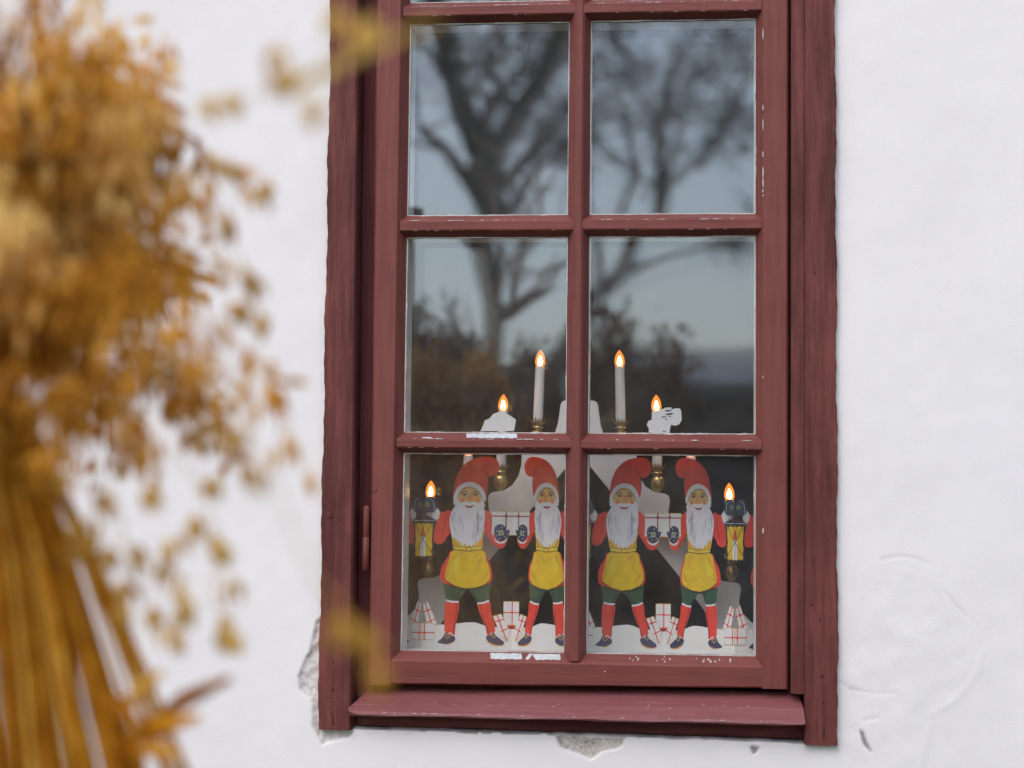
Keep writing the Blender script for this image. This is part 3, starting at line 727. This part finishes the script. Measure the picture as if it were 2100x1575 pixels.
for dx, dy in ((-28, -12), (24, 25), (-8, 38), (6, -38), (-26, 18)): art('elf', 'mitten', 'white', ell(684+dx, 642+dy, 2.5, 6, 6, 0, dx*.05), 7)
# legs
art('elf', 'stocking', 'red', CR((328, 1108), (408, 1112), (405, 1200), (392, 1270), (384, 1345), (352, 1352), (324, 1335), (318, 1260), (316, 1180)), 2)
art('elf', 'stocking', 'red', CR((536, 1118), (612, 1102), (625, 1180), (645, 1250), (652, 1315), (628, 1340), (602, 1338), (588, 1275), (556, 1200)), 2)
art('elf', 'stocking', 'white', stroke([(318, 1310), (335, 1330), (355, 1318), (384, 1340)], 6), 3); art('elf', 'stocking', 'white', stroke([(592, 1330), (612, 1338), (630, 1318), (652, 1315)], 6), 3)
art('elf', 'stocking', 'dred', stroke([(398, 1125), (396, 1200), (384, 1270), (378, 1330)], 7), 3); art('elf', 'stocking', 'dred', stroke([(548, 1130), (566, 1200), (594, 1275), (606, 1330)], 7), 3)
art('elf', 'shoe', 'ochre', CR((272, 1382), (310, 1392), (350, 1396), (388, 1372), (380, 1362), (330, 1368)), 3)
art('elf', 'shoe', 'navy', CR((328, 1318), (350, 1334), (384, 1342), (388, 1368), (352, 1388), (300, 1390), (274, 1380), (305, 1352)), 4)
art('elf', 'shoe', 'gold', stroke([(325, 1340), (345, 1325), (357, 1345), (338, 1356), (325, 1340)], 4.5), 5)
art('elf', 'shoe', 'ochre', CR((598, 1372), (640, 1402), (700, 1404), (708, 1388), (650, 1385)), 3)
art('elf', 'shoe', 'navy', CR((595, 1340), (625, 1330), (640, 1312), (662, 1340), (690, 1362), (712, 1382), (700, 1398), (655, 1397), (602, 1370)), 4)
art('elf', 'shoe', 'gold', stroke([(628, 1334), (646, 1326), (656, 1342), (640, 1352), (628, 1334)], 4.5), 5)
art('elf', 'breeches', 'grn', CR((313, 965), (380, 985), (442, 1015), (428, 1060), (408, 1104), (370, 1102), (330, 1092), (318, 1040)), 3)
art('elf', 'breeches', 'grn', CR((478, 1020), (540, 1000), (615, 968), (614, 1045), (607, 1094), (575, 1108), (538, 1114), (508, 1075)), 3)
art('elf', 'breeches', 'grn', [(330, 960), (605, 960), (600, 1012), (470, 1035), (340, 1000)], 2.5)
art('elf', 'breeches', 'dgrn', stroke([(420, 1030), (412, 1070), (398, 1100)], 12), 4); art('elf', 'breeches', 'dgrn', stroke([(500, 1040), (522, 1080), (545, 1108)], 12), 4); art('elf', 'breeches', 'dgrn', stroke([(330, 990), (440, 1030), (520, 1025), (608, 988)], 10), 4)
art('elf', 'breeches', 'white', stroke([(328, 1100), (365, 1110), (410, 1110)], 12), 5); art('elf', 'breeches', 'white', stroke([(532, 1120), (575, 1116), (610, 1100)], 12), 5)
# coat, apron-like tunic, belt
art('elf', None, 'red', CR((372, 762), (335, 808), (298, 868), (286, 930), (300, 975), (350, 1000), (460, 1018), (570, 1005), (612, 980), (628, 940), (618, 868), (590, 805), (560, 762)), 4)
art('elf', 'tunic', 'yel', CR((352, 630), (370, 620), (560, 620), (572, 640), (562, 690), (556, 742), (470, 752), (382, 742), (364, 700)), 5)
art('elf', 'tunic', 'ochre', CR((360, 650), (372, 700), (386, 738), (400, 742), (384, 690)), 6); art('elf', 'tunic', 'ochre', CR((568, 650), (545, 700), (535, 738), (554, 738), (562, 690)), 6)
art('elf', 'tunic', 'yel', CR((376, 762), (345, 820), (328, 880), (318, 930), (330, 968), (380, 1000), (455, 1020), (530, 1012), (592, 985), (612, 955), (610, 890), (588, 825), (558, 762)), 6)
art('elf', 'tunic', 'pale', CR((400, 800), (372, 850), (366, 900), (382, 920), (402, 880), (415, 830)), 7)
for pts in ([(540, 780), (520, 800), (500, 812)], [(555, 800), (540, 850), (530, 880)], [(600, 900), (575, 945), (552, 962)], [(395, 790), (380, 815), (372, 830)], [(345, 850), (336, 900), (330, 945)]): art('elf', 'tunic', 'ochre', stroke(pts, 8), 7)
art('elf', 'tunic', 'brown', stroke([(320, 962), (380, 1001), (455, 1021), (530, 1013), (592, 986), (614, 955)], 4), 8)
art('elf', 'belt', 'pale', [(372, 735), (470, 744), (556, 733), (560, 752), (470, 764), (376, 755)], 8); art('elf', 'belt', 'brown', stroke([(374, 757), (470, 767), (560, 754)], 4), 9); art('elf', 'belt', 'brown', stroke([(372, 734), (470, 742), (556, 732)], 3), 9)
art('elf', 'belt', 'dred', stroke([(456, 740), (492, 740), (492, 766), (456, 766), (456, 740)], 6), 10)
# beard
bot = [(345, 600), (352, 640), (360, 672), (372, 690), (376, 665), (388, 705), (396, 680), (408, 722), (418, 700), (432, 738), (446, 712), (462, 748), (476, 720), (490, 744), (502, 712), (512, 730), (522, 695), (534, 715), (542, 680), (552, 690), (560, 650), (568, 610)]
art('elf', 'beard', 'beard', [(575, 560), (574, 500), (565, 462), (555, 440), (515, 452), (470, 462), (425, 452), (392, 440), (372, 470), (350, 510), (342, 555)]+bot, 9)
random.seed(3)
for i in range(26):
    s_ = random.choice((-1, 1)); x0 = 460+s_*random.uniform(45, 105); y0 = random.uniform(470, 600); L = random.uniform(45, 120)
    x1 = x0-s_*random.uniform(2, 26)
    art('elf', 'beard', random.choice(('bgrey', 'bgrey', 'bgrey', 'bdk')), [(x0-2, y0), (x0+s_*6, y0+L*.4), (x1+3, y0+L), (x0-s_*3, y0+L*.5)], 10)
for i in range(10):
    x0 = random.uniform(410, 515); y0 = random.uniform(560, 640); art('elf', 'beard', random.choice(('bgrey', 'white')), [(x0, y0), (x0+5, y0+40), (x0+random.uniform(-8, 8), y0+90), (x0-4, y0+40)], 10)
# head
art('elf', 'hair', 'white', [(372, 385), (364, 402), (374, 412), (362, 425), (372, 434), (364, 448), (380, 456), (392, 478), (412, 470), (405, 400)], 8)
art('elf', 'hair', 'white', [(560, 395), (574, 420), (568, 440), (578, 455), (566, 478), (545, 470), (545, 400)], 8)
art('elf', 'face', 'skin', ell(474, 398, 80, 78, 26), 9)
for bx in (424, 528):
    art('elf', 'face', 'blush', ell(bx, 420, 20, 18), 10); art('elf', 'face', 'rose', ell(bx, 424, 9, 7), 11)
art('elf', 'face', 'nose', CR((468, 378), (490, 378), (500, 410), (500, 428), (484, 437), (462, 430), (458, 414)), 11); art('elf', 'face', 'blush', ell(480, 430, 15, 6), 12)
for cx in (438, 512):
    art('elf', 'face', 'brown', stroke([(cx-22, 374), (cx-4, 360), (cx+20, 368)], 7), 11); art('elf', 'face', 'white', ell(cx, 385, 13, 6.5), 11)
    art('elf', 'face', 'brown', ell(cx+1, 385, 8.5, 8.5), 12); art('elf', 'face', 'brown', stroke([(cx-19, 386), (cx, 375), (cx+18, 385)], 6), 12); art('elf', 'face', 'nose', stroke([(cx-15, 394), (cx, 398), (cx+14, 393)], 4), 11)
art('elf', 'face', 'nose', stroke([(440, 345), (474, 339), (510, 346)], 4), 11)
art('elf', 'beard', 'beard', CR((390, 430), (430, 446), (470, 452), (515, 446), (558, 430), (560, 470), (520, 485), (470, 492), (420, 485), (386, 465)), 11)
art('elf', 'beard', 'dred', CR((440, 456), (470, 462), (502, 456), (490, 470), (470, 474), (452, 470)), 12)
art('elf', 'beard', 'white', CR((425, 440), (450, 430), (474, 436), (500, 430), (522, 440), (505, 454), (474, 455), (442, 455)), 13)
art('elf', 'hat', 'red', CR((364, 395), (369, 340), (386, 260), (422, 195), (480, 147), (550, 126), (612, 124), (652, 148), (668, 192), (654, 236), (622, 258), (592, 262), (596, 300), (592, 350), (584, 392), (574, 414), (550, 370), (474, 330), (400, 370)), 10)
art('elf', 'hat', 'dred', stroke([(556, 214), (580, 232), (592, 262), (594, 310), (586, 380)], 7), 11); art('elf', 'hat', 'dred', stroke([(372, 380), (378, 330), (392, 275)], 8), 11)
art('elf', 'hat_band', 'white', CR((366, 402), (386, 346), (426, 311), (474, 298), (526, 312), (563, 352), (582, 408), (570, 428), (550, 386), (520, 348), (474, 330), (432, 340), (402, 372), (388, 412), (374, 422)), 12)
art('elf', 'hat_band', 'brown', stroke([(390, 410), (403, 373), (433, 341), (474, 331), (519, 349), (549, 387), (566, 424)], 3), 13)

def side(sub, poly):
    if sub in ('arm', 'cuff', 'mitten', 'shoe', 'stocking', 'hair'):
        return sub+('#1' if np.mean([p[0] for p in poly]) < 468 else '#2')
    return sub
frieze = empty('paper_frieze', (FOLD[3][0], .095, SILL_Z))
tag(frieze, 'folded paper frieze of bearded red-capped elves with parcels standing on the window sill', 'paper frieze')
random.seed(21)
for pi in range(6):
    (xa_, ya_), (xb_, yb_) = FOLD[pi], FOLD[pi+1]
    lantern_first = pi % 2 == 1                     # fold 1, 3, 5 carry the lanterns
    d = Vector((xb_-xa_, yb_-ya_, 0)); nrm = Vector((d.y, -d.x, 0)).normalized()
    def mp(p, lay, xa_=xa_, ya_=ya_, d=d, nrm=nrm, lf=lantern_first):
        s = (p[0]-170)/595; s = s if lf else 1-s
        q = Vector((xa_, ya_, zg_+(1400-p[1])*KZ))+d*s+nrm*(.00022*lay)
        return (q.x, q.y, max(q.z, SILL_Z+.0005))
    groups = {}
    for part, sub, ink, poly, lay in ART:
        groups.setdefault((part, side(sub, poly)), []).append((ink, poly, lay))
    parents = {}
    order = sorted(groups, key=lambda k: k[1] is not None)
    for key in order:
        part, sub = key; m = MB()
        for ink, poly, lay in groups[key]:
            m.prism(poly, lambda p, l=lay: mp(p, l), lambda p, l=lay: mp(p, l-(2.5 if l < 2 else .9)), KEYS.index(ink))
        o = m.build((sub or part).split('#')[0], MATS, parents.get(part, frieze) if sub else frieze)
        if not sub: parents[part] = o
# ------------------------------------------------------------------ oat sheaf
def strawmat(name, a, b, c):
    m, t, bs = newmat(name); oi = nd(t, 'ShaderNodeObjectInfo')
    n = noise(t, coords(t, (1, 1, 1), 'obj'), 28, 3, .6); ad = nd(t, 'ShaderNodeMath', operation='ADD'); ml = nd(t, 'ShaderNodeMath', operation='MULTIPLY'); ml.inputs[1].default_value = .55
    t.links.new(oi.outputs['Random'], ml.inputs[0]); t.links.new(n, ad.inputs[0]); t.links.new(ml.outputs[0], ad.inputs[1])
    c_ = ramp(t, ad.outputs[0], [(.45, a), (.75, b), (1.0, c)]); t.links.new(c_, bs.inputs['Base Color']); bs.inputs['Roughness'].default_value = .85; bs.inputs['Specular IOR Level'].default_value = .12
    tl = nd(t, 'ShaderNodeBsdfTranslucent'); t.links.new(c_, tl.inputs[0]); mx = nd(t, 'ShaderNodeMixShader'); mx.inputs[0].default_value = .48
    t.links.new(bs.outputs[0], mx.inputs[1]); t.links.new(tl.outputs[0], mx.inputs[2]); t.links.new(mx.outputs[0], t.nodes['Material Output'].inputs[0]); return m
M_oat = strawmat('oat_husk', (.50, .21, .018), (.86, .50, .075), (.96, .75, .32))
M_pale = strawmat('pale_husk', (.62, .36, .06), (.78, .52, .13), (.82, .62, .24))
M_straw = strawmat('straw', (.44, .16, .010), (.82, .42, .032), (.94, .66, .13))
M_twine = flat('twine', (.06, .033, .015, 1), .9, .2, 200)  # twine colour deepened to carry the shade under the sheaf head
def spikelet(m, p, d, L, W_, rnd):
    """two husks hanging from p along d"""
    d = d.normalized(); a = d.orthogonal().normalized(); a.rotate(Matrix.Rotation(rnd.random()*6.28, 3, d)); b = d.cross(a)
    for s in (-1, 1):
        ax = (d+a*s*rnd.uniform(.12, .28)).normalized(); o = a*s*W_*.15
        base, tip = p+o, p+o+ax*L
        m1 = p+o+ax*L*.35
        m.add([base, m1+a*s*W_*.55, m1+b*W_*.6, m1-b*W_*.6, tip], [(0, 1, 2), (0, 3, 1), (4, 2, 1), (4, 1, 3), (0, 2, 3), (4, 3, 2)])
def bent(phi0, phi1, L, n, rnd, wob=.06):
    """stalk path leaving the origin phi0 from upright and ending phi1 from upright, in the xz plane"""
    pts = [Vector((0, 0, 0))]; y = 0
    for i in range(n):
        t = (i+.5)/n; ph = phi0+(phi1-phi0)*t**1.6; y += rnd.uniform(-wob, wob)*.3
        pts.append(pts[-1]+Vector((math.sin(ph), y, math.cos(ph)))*(L/n))
    return pts
def panicle_mesh(name, phi0, phi1, L, rnd, head=.5, dens=1.0, sl=.026):
    m = MB(); pts = bent(phi0, phi1, L, 12, rnd); m.tube(pts, [.0013-.0008*i/12 for i in range(13)], 4)
    down = Vector((0, 0, -1)); n = int(15*dens)
    for i in range(n):
        t = 1-head+head*(i+.5)/n; k = t*12; a = pts[min(int(k), 11)].lerp(pts[min(int(k)+1, 12)], k-int(k))
        dr = (pts[min(int(k)+1, 12)]-pts[int(k) if k < 12 else 11]).normalized()
        for q in range(rnd.choice((2, 3, 4))):
            o = Vector((rnd.gauss(0, 1), rnd.gauss(0, 1), rnd.gauss(0, .6))).normalized()
            bl = rnd.uniform(.012, .05)*(1.15-t*.4)
            e = a+(o*.8+dr*.5)*bl*.8; f_ = e+down*bl*.45+o*bl*.15
            m.tube([a, e, f_], .00035, 3, cap=False)
            spikelet(m, f_, down+o*.2+dr*.12, sl*rnd.uniform(.8, 1.2), .0060*rnd.uniform(.8, 1.2), rnd)
            if rnd.random() < .5: spikelet(m, e, down*.6+o*.8, sl*rnd.uniform(.7, 1.1), .0058, rnd)
    me = bpy.data.meshes.new(name); me.from_pydata(m.v, [], m.f); me.materials.append(M_oat); return me
rnd = random.Random(5)
PANS = {k: [panicle_mesh('panicle', rad(a+rnd.uniform(-4, 4)), rad(b+rnd.uniform(-10, 10)), L*rnd.uniform(.9, 1.08), rnd, hd, dn) for _ in range(4)]
        for k, (a, b, L, hd, dn) in {'up': (9, 20, .32, .62, 1.2), 'lean': (17, 38, .28, .62, 1.2), 'out': (28, 72, .24, .6, 1.1), 'hang': (46, 165, .25, .5, .9), 'wisp': (24, 85, .36, .5, .4), 'tress': (42, 168, .36, .6, .55), 'tall': (6, 26, .40, .5, .6)}.items()}
STALKS = []
for i in range(6):
    m = MB(); L = rnd.uniform(.40, .55); a0 = rad((3, 7, 11, 15, 19, 24)[i]); pts = [Vector((0, 0, .03))]
    for k in range(10):
        a = a0*(1.15-.03*k); pts.append(pts[-1]+Vector((math.sin(a), rnd.uniform(-.04, .04), -math.cos(a)))*(L/10))
    m.tube(pts, [.0024-.0007*rnd.random() for _ in pts], 6)
    me = bpy.data.meshes.new('stalk'); me.from_pydata(m.v, [], m.f); me.materials.append(M_straw); STALKS.append(me)
def sheaf(loc, label, counts, nst, scale, seed, lean=0):
    r_ = random.Random(seed); root = empty('oat_sheaf', loc); root.scale = (scale,)*3; root.rotation_euler = (0, lean, 0)
    tag(root, label, 'oat sheaf', 'oat sheaves tied up for the birds')
    def inst(nm, me, az, sc, off, parent=root):
        o = bpy.data.objects.new(nm, me); C.objects.link(o); o.parent = parent; o.location = off; o.rotation_euler = (r_.uniform(-.08, .08), r_.uniform(-.08, .08), az); o.scale = (sc,)*3; return o
    for k, n in counts.items():
        for i in range(n):
            az = 2*math.pi*(i+r_.random())/n; ro = r_.uniform(.005, .045)
            inst('panicle', r_.choice(PANS[k]), az, r_.uniform(.72, 1.08), (ro*math.cos(az), ro*math.sin(az), r_.uniform(-.02, .03)))
    for i in range(nst):
        az = r_.random()*6.283; q = r_.random()**.5; me = STALKS[min(5, int(q*6))]; ro = .052*q
        inst('stalk', me, az, r_.uniform(.9, 1.1), (ro*math.cos(az), ro*math.sin(az), r_.uniform(-.01, .01)))
    m = MB()
    for j in range(5):
        zz = -.012+.007*j; m.tube([Vector((.064*math.cos(w*2*math.pi/24), .064*math.sin(w*2*math.pi/24), zz+.002*math.sin(w))) for w in range(25)], .0045, 6, cap=False)
    o = m.build('twine', M_twine, root, True, world=False); o.location = (0, 0, 0)
    return root
YO = -1.50
wl = P(-95, 868, YO)
sheafA = sheaf(wl, 'golden oat sheaf, large and blurred, at the left edge in front of the wall', {'up': 74, 'lean': 70, 'out': 26, 'hang': 12, 'wisp': 11, 'tress': 18, 'tall': 22}, 420, 1.0, 3, rad(3))
# stubs of cut straw sticking out low on the right, and stray ears that reach far in front of the casing
m = MB()
for (u0_, v0_, u1_, v1_, r_) in ((245, 1470, 330, 1378, .0045), (300, 1490, 470, 1392, .0050), (250, 1530, 405, 1470, .0062), (260, 1550, 370, 1545, .0045), (180, 1420, 290, 1490, .006)):
    a, b = P(u0_, v0_, YO-.04), P(u1_, v1_, YO-.07); mid = a.lerp(b, .5)+Vector((0, 0, .004))
    m = MB(); m.tube([a, mid, b], [r_*.8, r_*1.4, r_*.6], 6); o = m.build('stalk', M_straw); o.parent = sheafA
    o.matrix_parent_inverse = (Matrix.Translation(wl) @ Matrix.Rotation(rad(3), 4, 'Y')).inverted()
def stray(pts, sp, seed, sl, blade=None, dup=2):
    r_ = random.Random(seed); m = MB(); pp = [P(*q) for q in pts]; fine = []
    for i in range(len(pp)-1):
        for k in range(6): fine.append(pp[i].lerp(pp[i+1], k/6))
    fine.append(pp[-1]); m.tube(fine, .0007, 4)
    if blade:
        c = [P(*q) for q in blade]; v = []
        for i, q in enumerate(c):
            w = .0036*(1-.8*(i/(len(c)-1))**2); v += [q+Vector((-.3, 0, 1)).normalized()*w, q-Vector((-.3, 0, 1)).normalized()*w+Vector((0, .002, 0))]
        m.add(v, [(2*i, 2*i+1, 2*i+3, 2*i+2) for i in range(len(c)-1)])
    for q in sp:
        c = P(*q); near = min(fine, key=lambda a: (a-c).length); m.tube([near, near.lerp(c, .5)+Vector((0, 0, .004)), c], .0004, 3, cap=False)
        for _ in range(dup): spikelet(m, c+Vector((r_.uniform(-.004, .004), r_.uniform(-.004, .004), r_.uniform(-.006, .006))), Vector((r_.uniform(-.2, .45), 0, -1)), sl*1.15, .0105, r_)
    o = m.build('panicle', M_pale); o.parent = sheafA; o.matrix_parent_inverse = (Matrix.Translation(wl) @ Matrix.Rotation(rad(3), 4, 'Y')).inverted()
stray([(-60, 830, YO), (150, 430, -1.6), (400, 240, -1.75), (620, 160, -1.9), (900, 45, -2.0)], [(700, 20, -1.95), (722, 35, -1.95), (750, 20, -1.95), (640, 190, -1.9), (600, 130, -1.85), (570, 90, -1.85), (480, 195, -1.75), (420, 200, -1.75), (590, 150, -1.85)], 1, .020, [(600, 175, -1.88), (680, 138, -1.92), (760, 98, -1.96), (830, 68, -1.98), (905, 42, -2.0)], 1)
stray([(-60, 860, YO), (200, 700, -1.65), (420, 760, -1.8), (560, 980, -1.9), (640, 1180, -1.95), (720, 1270, -1.95), (790, 1330, -1.95)], [(688, 1240, -1.95), (700, 1262, -1.95), (742, 1300, -1.95), (790, 1345, -1.95), (500, 860, -1.85), (520, 960, -1.85)], 2, .021, None, 1)
stray([(-60, 840, YO), (220, 480, -1.55), (430, 430, -1.6), (510, 560, -1.6), (530, 650, -1.6)], [(500, 540, -1.6), (512, 580, -1.6), (495, 620, -1.6), (535, 640, -1.6), (470, 440, -1.6), (540, 380, -1.6), (480, 340, -1.6), (440, 310, -1.6)], 4, .019)
stray([(-60, 870, YO), (180, 800, -1.6), (330, 880, -1.62), (430, 1040, -1.62), (440, 1230, -1.62)], [(395, 1060, -1.6), (440, 1085, -1.6), (355, 1110, -1.6), (345, 1150, -1.6), (375, 1210, -1.6), (460, 1270, -1.6), (350, 1290, -1.6), (455, 1110, -1.6), (300, 1000, -1.6), (430, 960, -1.6), (470, 1180, -1.6), (365, 1250, -1.6), (470, 1300, -1.6)], 6, .020)
stray([(-60, 870, YO), (90, 830, -1.6), (190, 900, -1.62), (250, 1060, -1.62), (270, 1180, -1.62)], [(160, 1060, -1.6), (200, 1075, -1.6), (225, 1120, -1.6), (270, 1130, -1.6), (262, 1180, -1.6), (210, 1000, -1.6), (130, 960, -1.6), (310, 1225, -1.6), (150, 1120, -1.6), (250, 1230, -1.6)], 8, .020)

# ------------------------------------------------------------------ the yard behind the camera, seen mirrored in the panes
M_ground = flat('yard_ground', (.060, .062, .038, 1), .95, .35, 2)
n_ = 90
tag(mk('ground', [(-n_, YW+.01, 0), (n_, YW+.01, 0), (n_, -2*n_, 0), (-n_, -2*n_, 0)], [(0, 1, 2, 3)], M_ground), kind='structure')
M_post = flat('weathered_post', (.16, .12, .09, 1), .85, .3, 25)
pp = P(-330, 900, YO)
m = MB(); m.tube([(pp.x, YO, -.1), (pp.x+.005, YO, 1.0), (pp.x, YO, 2.25)], [.036, .034, .032], 9); m.tube([(pp.x, YO, wl.z+.002), (pp.x+.06, YO-.035, wl.z+.004), (wl.x-.05, YO-.02, wl.z)], .003, 5)
tag(m.build('post', M_post, None, True), 'weathered round wooden post that the large oat sheaf is tied to', 'post')
M_bark = flat('bark', (.20, .175, .14, 1), .9, .35, 6); M_bark2 = flat('sapling_bark', (.60, .44, .33, 1), .8, .25, 12)
M_leaf = flat('dark_foliage', (.06, .075, .04, 1), .7, .4, 3)
def grow(m, lf, p, d, L, r, depth, rn, leaf):
    pts = [p]; n = 5
    for i in range(n):
        d = (d+Vector((rn.gauss(0, .13), rn.gauss(0, .13), rn.gauss(.03, .11)))).normalized(); pts.append(pts[-1]+d*(L/n))
    m.tube(pts, [r*(1-.45*i/n) for i in range(n+1)], 6 if depth > 2 else 4, cap=False)
    if depth <= 1 and leaf:
        for q in pts[1:]:
            for _ in range(leaf):
                c = q+Vector((rn.gauss(0, .10), rn.gauss(0, .10), rn.gauss(0, .10))); a = Vector((rn.gauss(0, 1), rn.gauss(0, 1), rn.gauss(0, 1))).normalized(); b = a.orthogonal().normalized(); s = rn.uniform(.03, .065)
                lf.add([c-a*s, c+b*s*.45, c+a*s, c-b*s*.45], [(0, 1, 2, 3)])
    if depth == 0: return
    for i in range(rn.choice((2, 3, 3))):
        k = rn.randint(2, n); e = (d+Vector((rn.gauss(0, .65), rn.gauss(0, .5), rn.gauss(.05, .5)))).normalized()
        grow(m, lf, pts[k], e, L*rn.uniform(.55, .8), r*.55*(1-.3*k/n)+.003, depth-1, rn, leaf)
def tree(name, label, limbs, b, seed, depth, leaf, L0, trunk_mat=M_bark, per=1):
    """limbs: polylines of (u, v, radius) as the panes show them, b metres in front of the glass"""
    rn = random.Random(seed); tr = MB(); cr = MB(); lf = MB()
    for poly in limbs:
        pts = [PM(u, v, b+rn.uniform(-.2, .2)*0) for u, v, r in poly]
        if poly is limbs[0]:
            g = Vector((pts[0].x, pts[0].y, -.1)); tr.tube([g]+pts, [poly[0][2]*1.25]+[q[2] for q in poly], 10)
        else: tr.tube(pts, [q[2] for q in poly], 8)
        for i, p in enumerate(pts[1:], 1):
            d = (p-pts[i-1]).normalized()
            if poly is limbs[0] and i < 2: continue
            for _ in range(per if i < len(pts)-1 else per+1): grow(cr, lf, p, (d+Vector((rn.gauss(0, .7), rn.gauss(0, .6), rn.gauss(0, .5)))).normalized(), L0*rn.uniform(.7, 1.1), poly[i][2]*.5, depth, rn, leaf)
    p0 = PM(limbs[0][0][0], limbs[0][0][1], b); root = empty(name, (p0.x, p0.y, 0)); tag(root, label, 'tree', 'trees in the yard')
    tr.build('trunk', trunk_mat, root, True); n0 = len(cr.v); cr.add(lf.v, lf.f, 1); cr.build('crown', [trunk_mat, M_leaf], root)
tree('garden_tree', 'big forked garden tree mirrored in the upper panes', [[(1035, 620, .085), (1015, 500, .105), (985, 400, .14), (975, 320, .16)], [(975, 325, .10), (930, 220, .085), (893, 110, .08), (880, 0, .07), (870, -120, .06)], [(978, 330, .11), (1040, 220, .095), (1100, 140, .09), (1130, 40, .08), (1150, -100, .06)],
     [(970, 400, .07), (900, 300, .05), (840, 250, .04)], [(1000, 470, .07), (1080, 330, .04), (1170, 270, .03)]], 12.5, 12, 4, 0, 1.0)
tree('garden_tree', 'slimmer leaning garden tree mirrored in the middle right pane', [[(1150, 760, .13), (1215, 650, .11), (1290, 590, .09), (1335, 480, .08)], [(1335, 480, .06), (1350, 380, .05), (1330, 250, .04), (1370, 120, .03)], [(1250, 620, .05), (1240, 480, .04), (1290, 330, .04), (1260, 200, .03)], [(1420, 330, .04), (1480, 220, .04), (1530, 120, .03)]], 16, 31, 3, 2, 1.4)
tree('sapling', 'pale pollarded sapling mirrored in the middle left pane', [[(1018, 860, .032), (1025, 740, .030), (1030, 650, .034)], [(1030, 655, .014), (1012, 590, .012), (1008, 500, .010), (1000, 400, .008)], [(1032, 655, .012), (1038, 580, .010), (1042, 470, .008)], [(1036, 650, .015), (1066, 610, .012), (1078, 560, .011), (1092, 480, .009), (1100, 380, .007)]], 3.9, 5, 1, 0, .25, M_bark2, 2)
M_dry = flat('dry_leaf', (.29, .14, .05, 1), .8, .5, 9)
def shrub(u, v_top, wpx, b, label, seed):
    rn = random.Random(seed); c = PM(u, 800, b); zt = PM(u, v_top, b).z; hw = abs(PM(u+wpx, 800, b).x-c.x)
    root = empty('dry_shrub', (c.x, c.y, 0)); tag(root, label, 'shrub', 'dry shrubs in the yard'); st = MB(); lf = MB()
    for i in range(64):
        az = rn.random()*6.283; q = rn.random()**.6; h = 1.5+(zt-1.5)*rn.uniform(.40, 1.0)*(1-.3*q*q); pts = []
        for k in range(9):
            t = k/8; r = .05+(hw*q)*t**1.5; pts.append(Vector((c.x+r*math.cos(az)+rn.gauss(0, .012), c.y+r*math.sin(az)+rn.gauss(0, .012), h*t)))
        st.tube(pts, [.008*(1-.8*k/8) for k in range(9)], 4)
        for j in range(130):
            t = rn.uniform(.45, 1)**.7; k = t*8; a = pts[min(int(k), 7)].lerp(pts[min(int(k)+1, 8)], k-int(k))+Vector((rn.gauss(0, .045), rn.gauss(0, .045), rn.gauss(0, .03)))
            d = Vector((rn.gauss(0, .5), rn.gauss(0, .5), -1)).normalized(); e = d.orthogonal().normalized(); e.rotate(Matrix.Rotation(rn.random()*6.28, 3, d)); L = rn.uniform(.035, .075); w = L*.22
            lf.add([a, a+d*L*.45+e*w, a+d*L, a+d*L*.45-e*w], [(0, 1, 2, 3)])
    st.build('stems', M_bark2, root, True); o = lf.build('foliage', M_dry, root)
shrub(905, 560, 75, 4.6, 'tall dry brown shrub mirrored left of the sapling', 1)
shrub(1100, 640, 60, 4.4, 'low dry brown shrub mirrored just right of the sapling', 2)
shrub(1300, 600, 105, 4.5, 'broad dry brown shrub mirrored in the middle right pane', 3)
# low building across the yard
M_roofm = flat('grey_roof', (.30, .31, .33, 1), .6, .15, 3); M_shed = flat('dark_boards', (.075, .055, .060, 1), .8, .25, 5); M_trim = flat('shed_trim', (.035, .03, .03, 1), .8)
a_, b_ = PM(700, 800, 22), PM(1900, 800, 22); ze = a_.z; zr = PM(1400, 735, 24).z
sh = empty('outbuilding', ((a_.x+b_.x)/2, -22, 0)); tag(sh, 'long low dark outbuilding with grey roof across the yard', 'building')
m = MB(); m.box((a_.x, -27, -.1), (b_.x, -22, ze-.02)); m.build('wall', M_shed, sh)
m = MB(); m.add([(a_.x-.4, -21.6, ze-.10), (b_.x+.4, -21.6, ze-.10), (b_.x+.4, -24.5, zr), (a_.x-.4, -24.5, zr), (a_.x-.4, -27.4, ze-.10), (b_.x+.4, -27.4, ze-.10)], [(0, 1, 2, 3), (3, 2, 5, 4)]); m.build('roof', M_roofm, sh)
m = MB(); m.box((a_.x-.4, -21.62, ze-.32), (b_.x+.4, -21.55, ze-.08)); m.build('fascia', M_trim, sh)
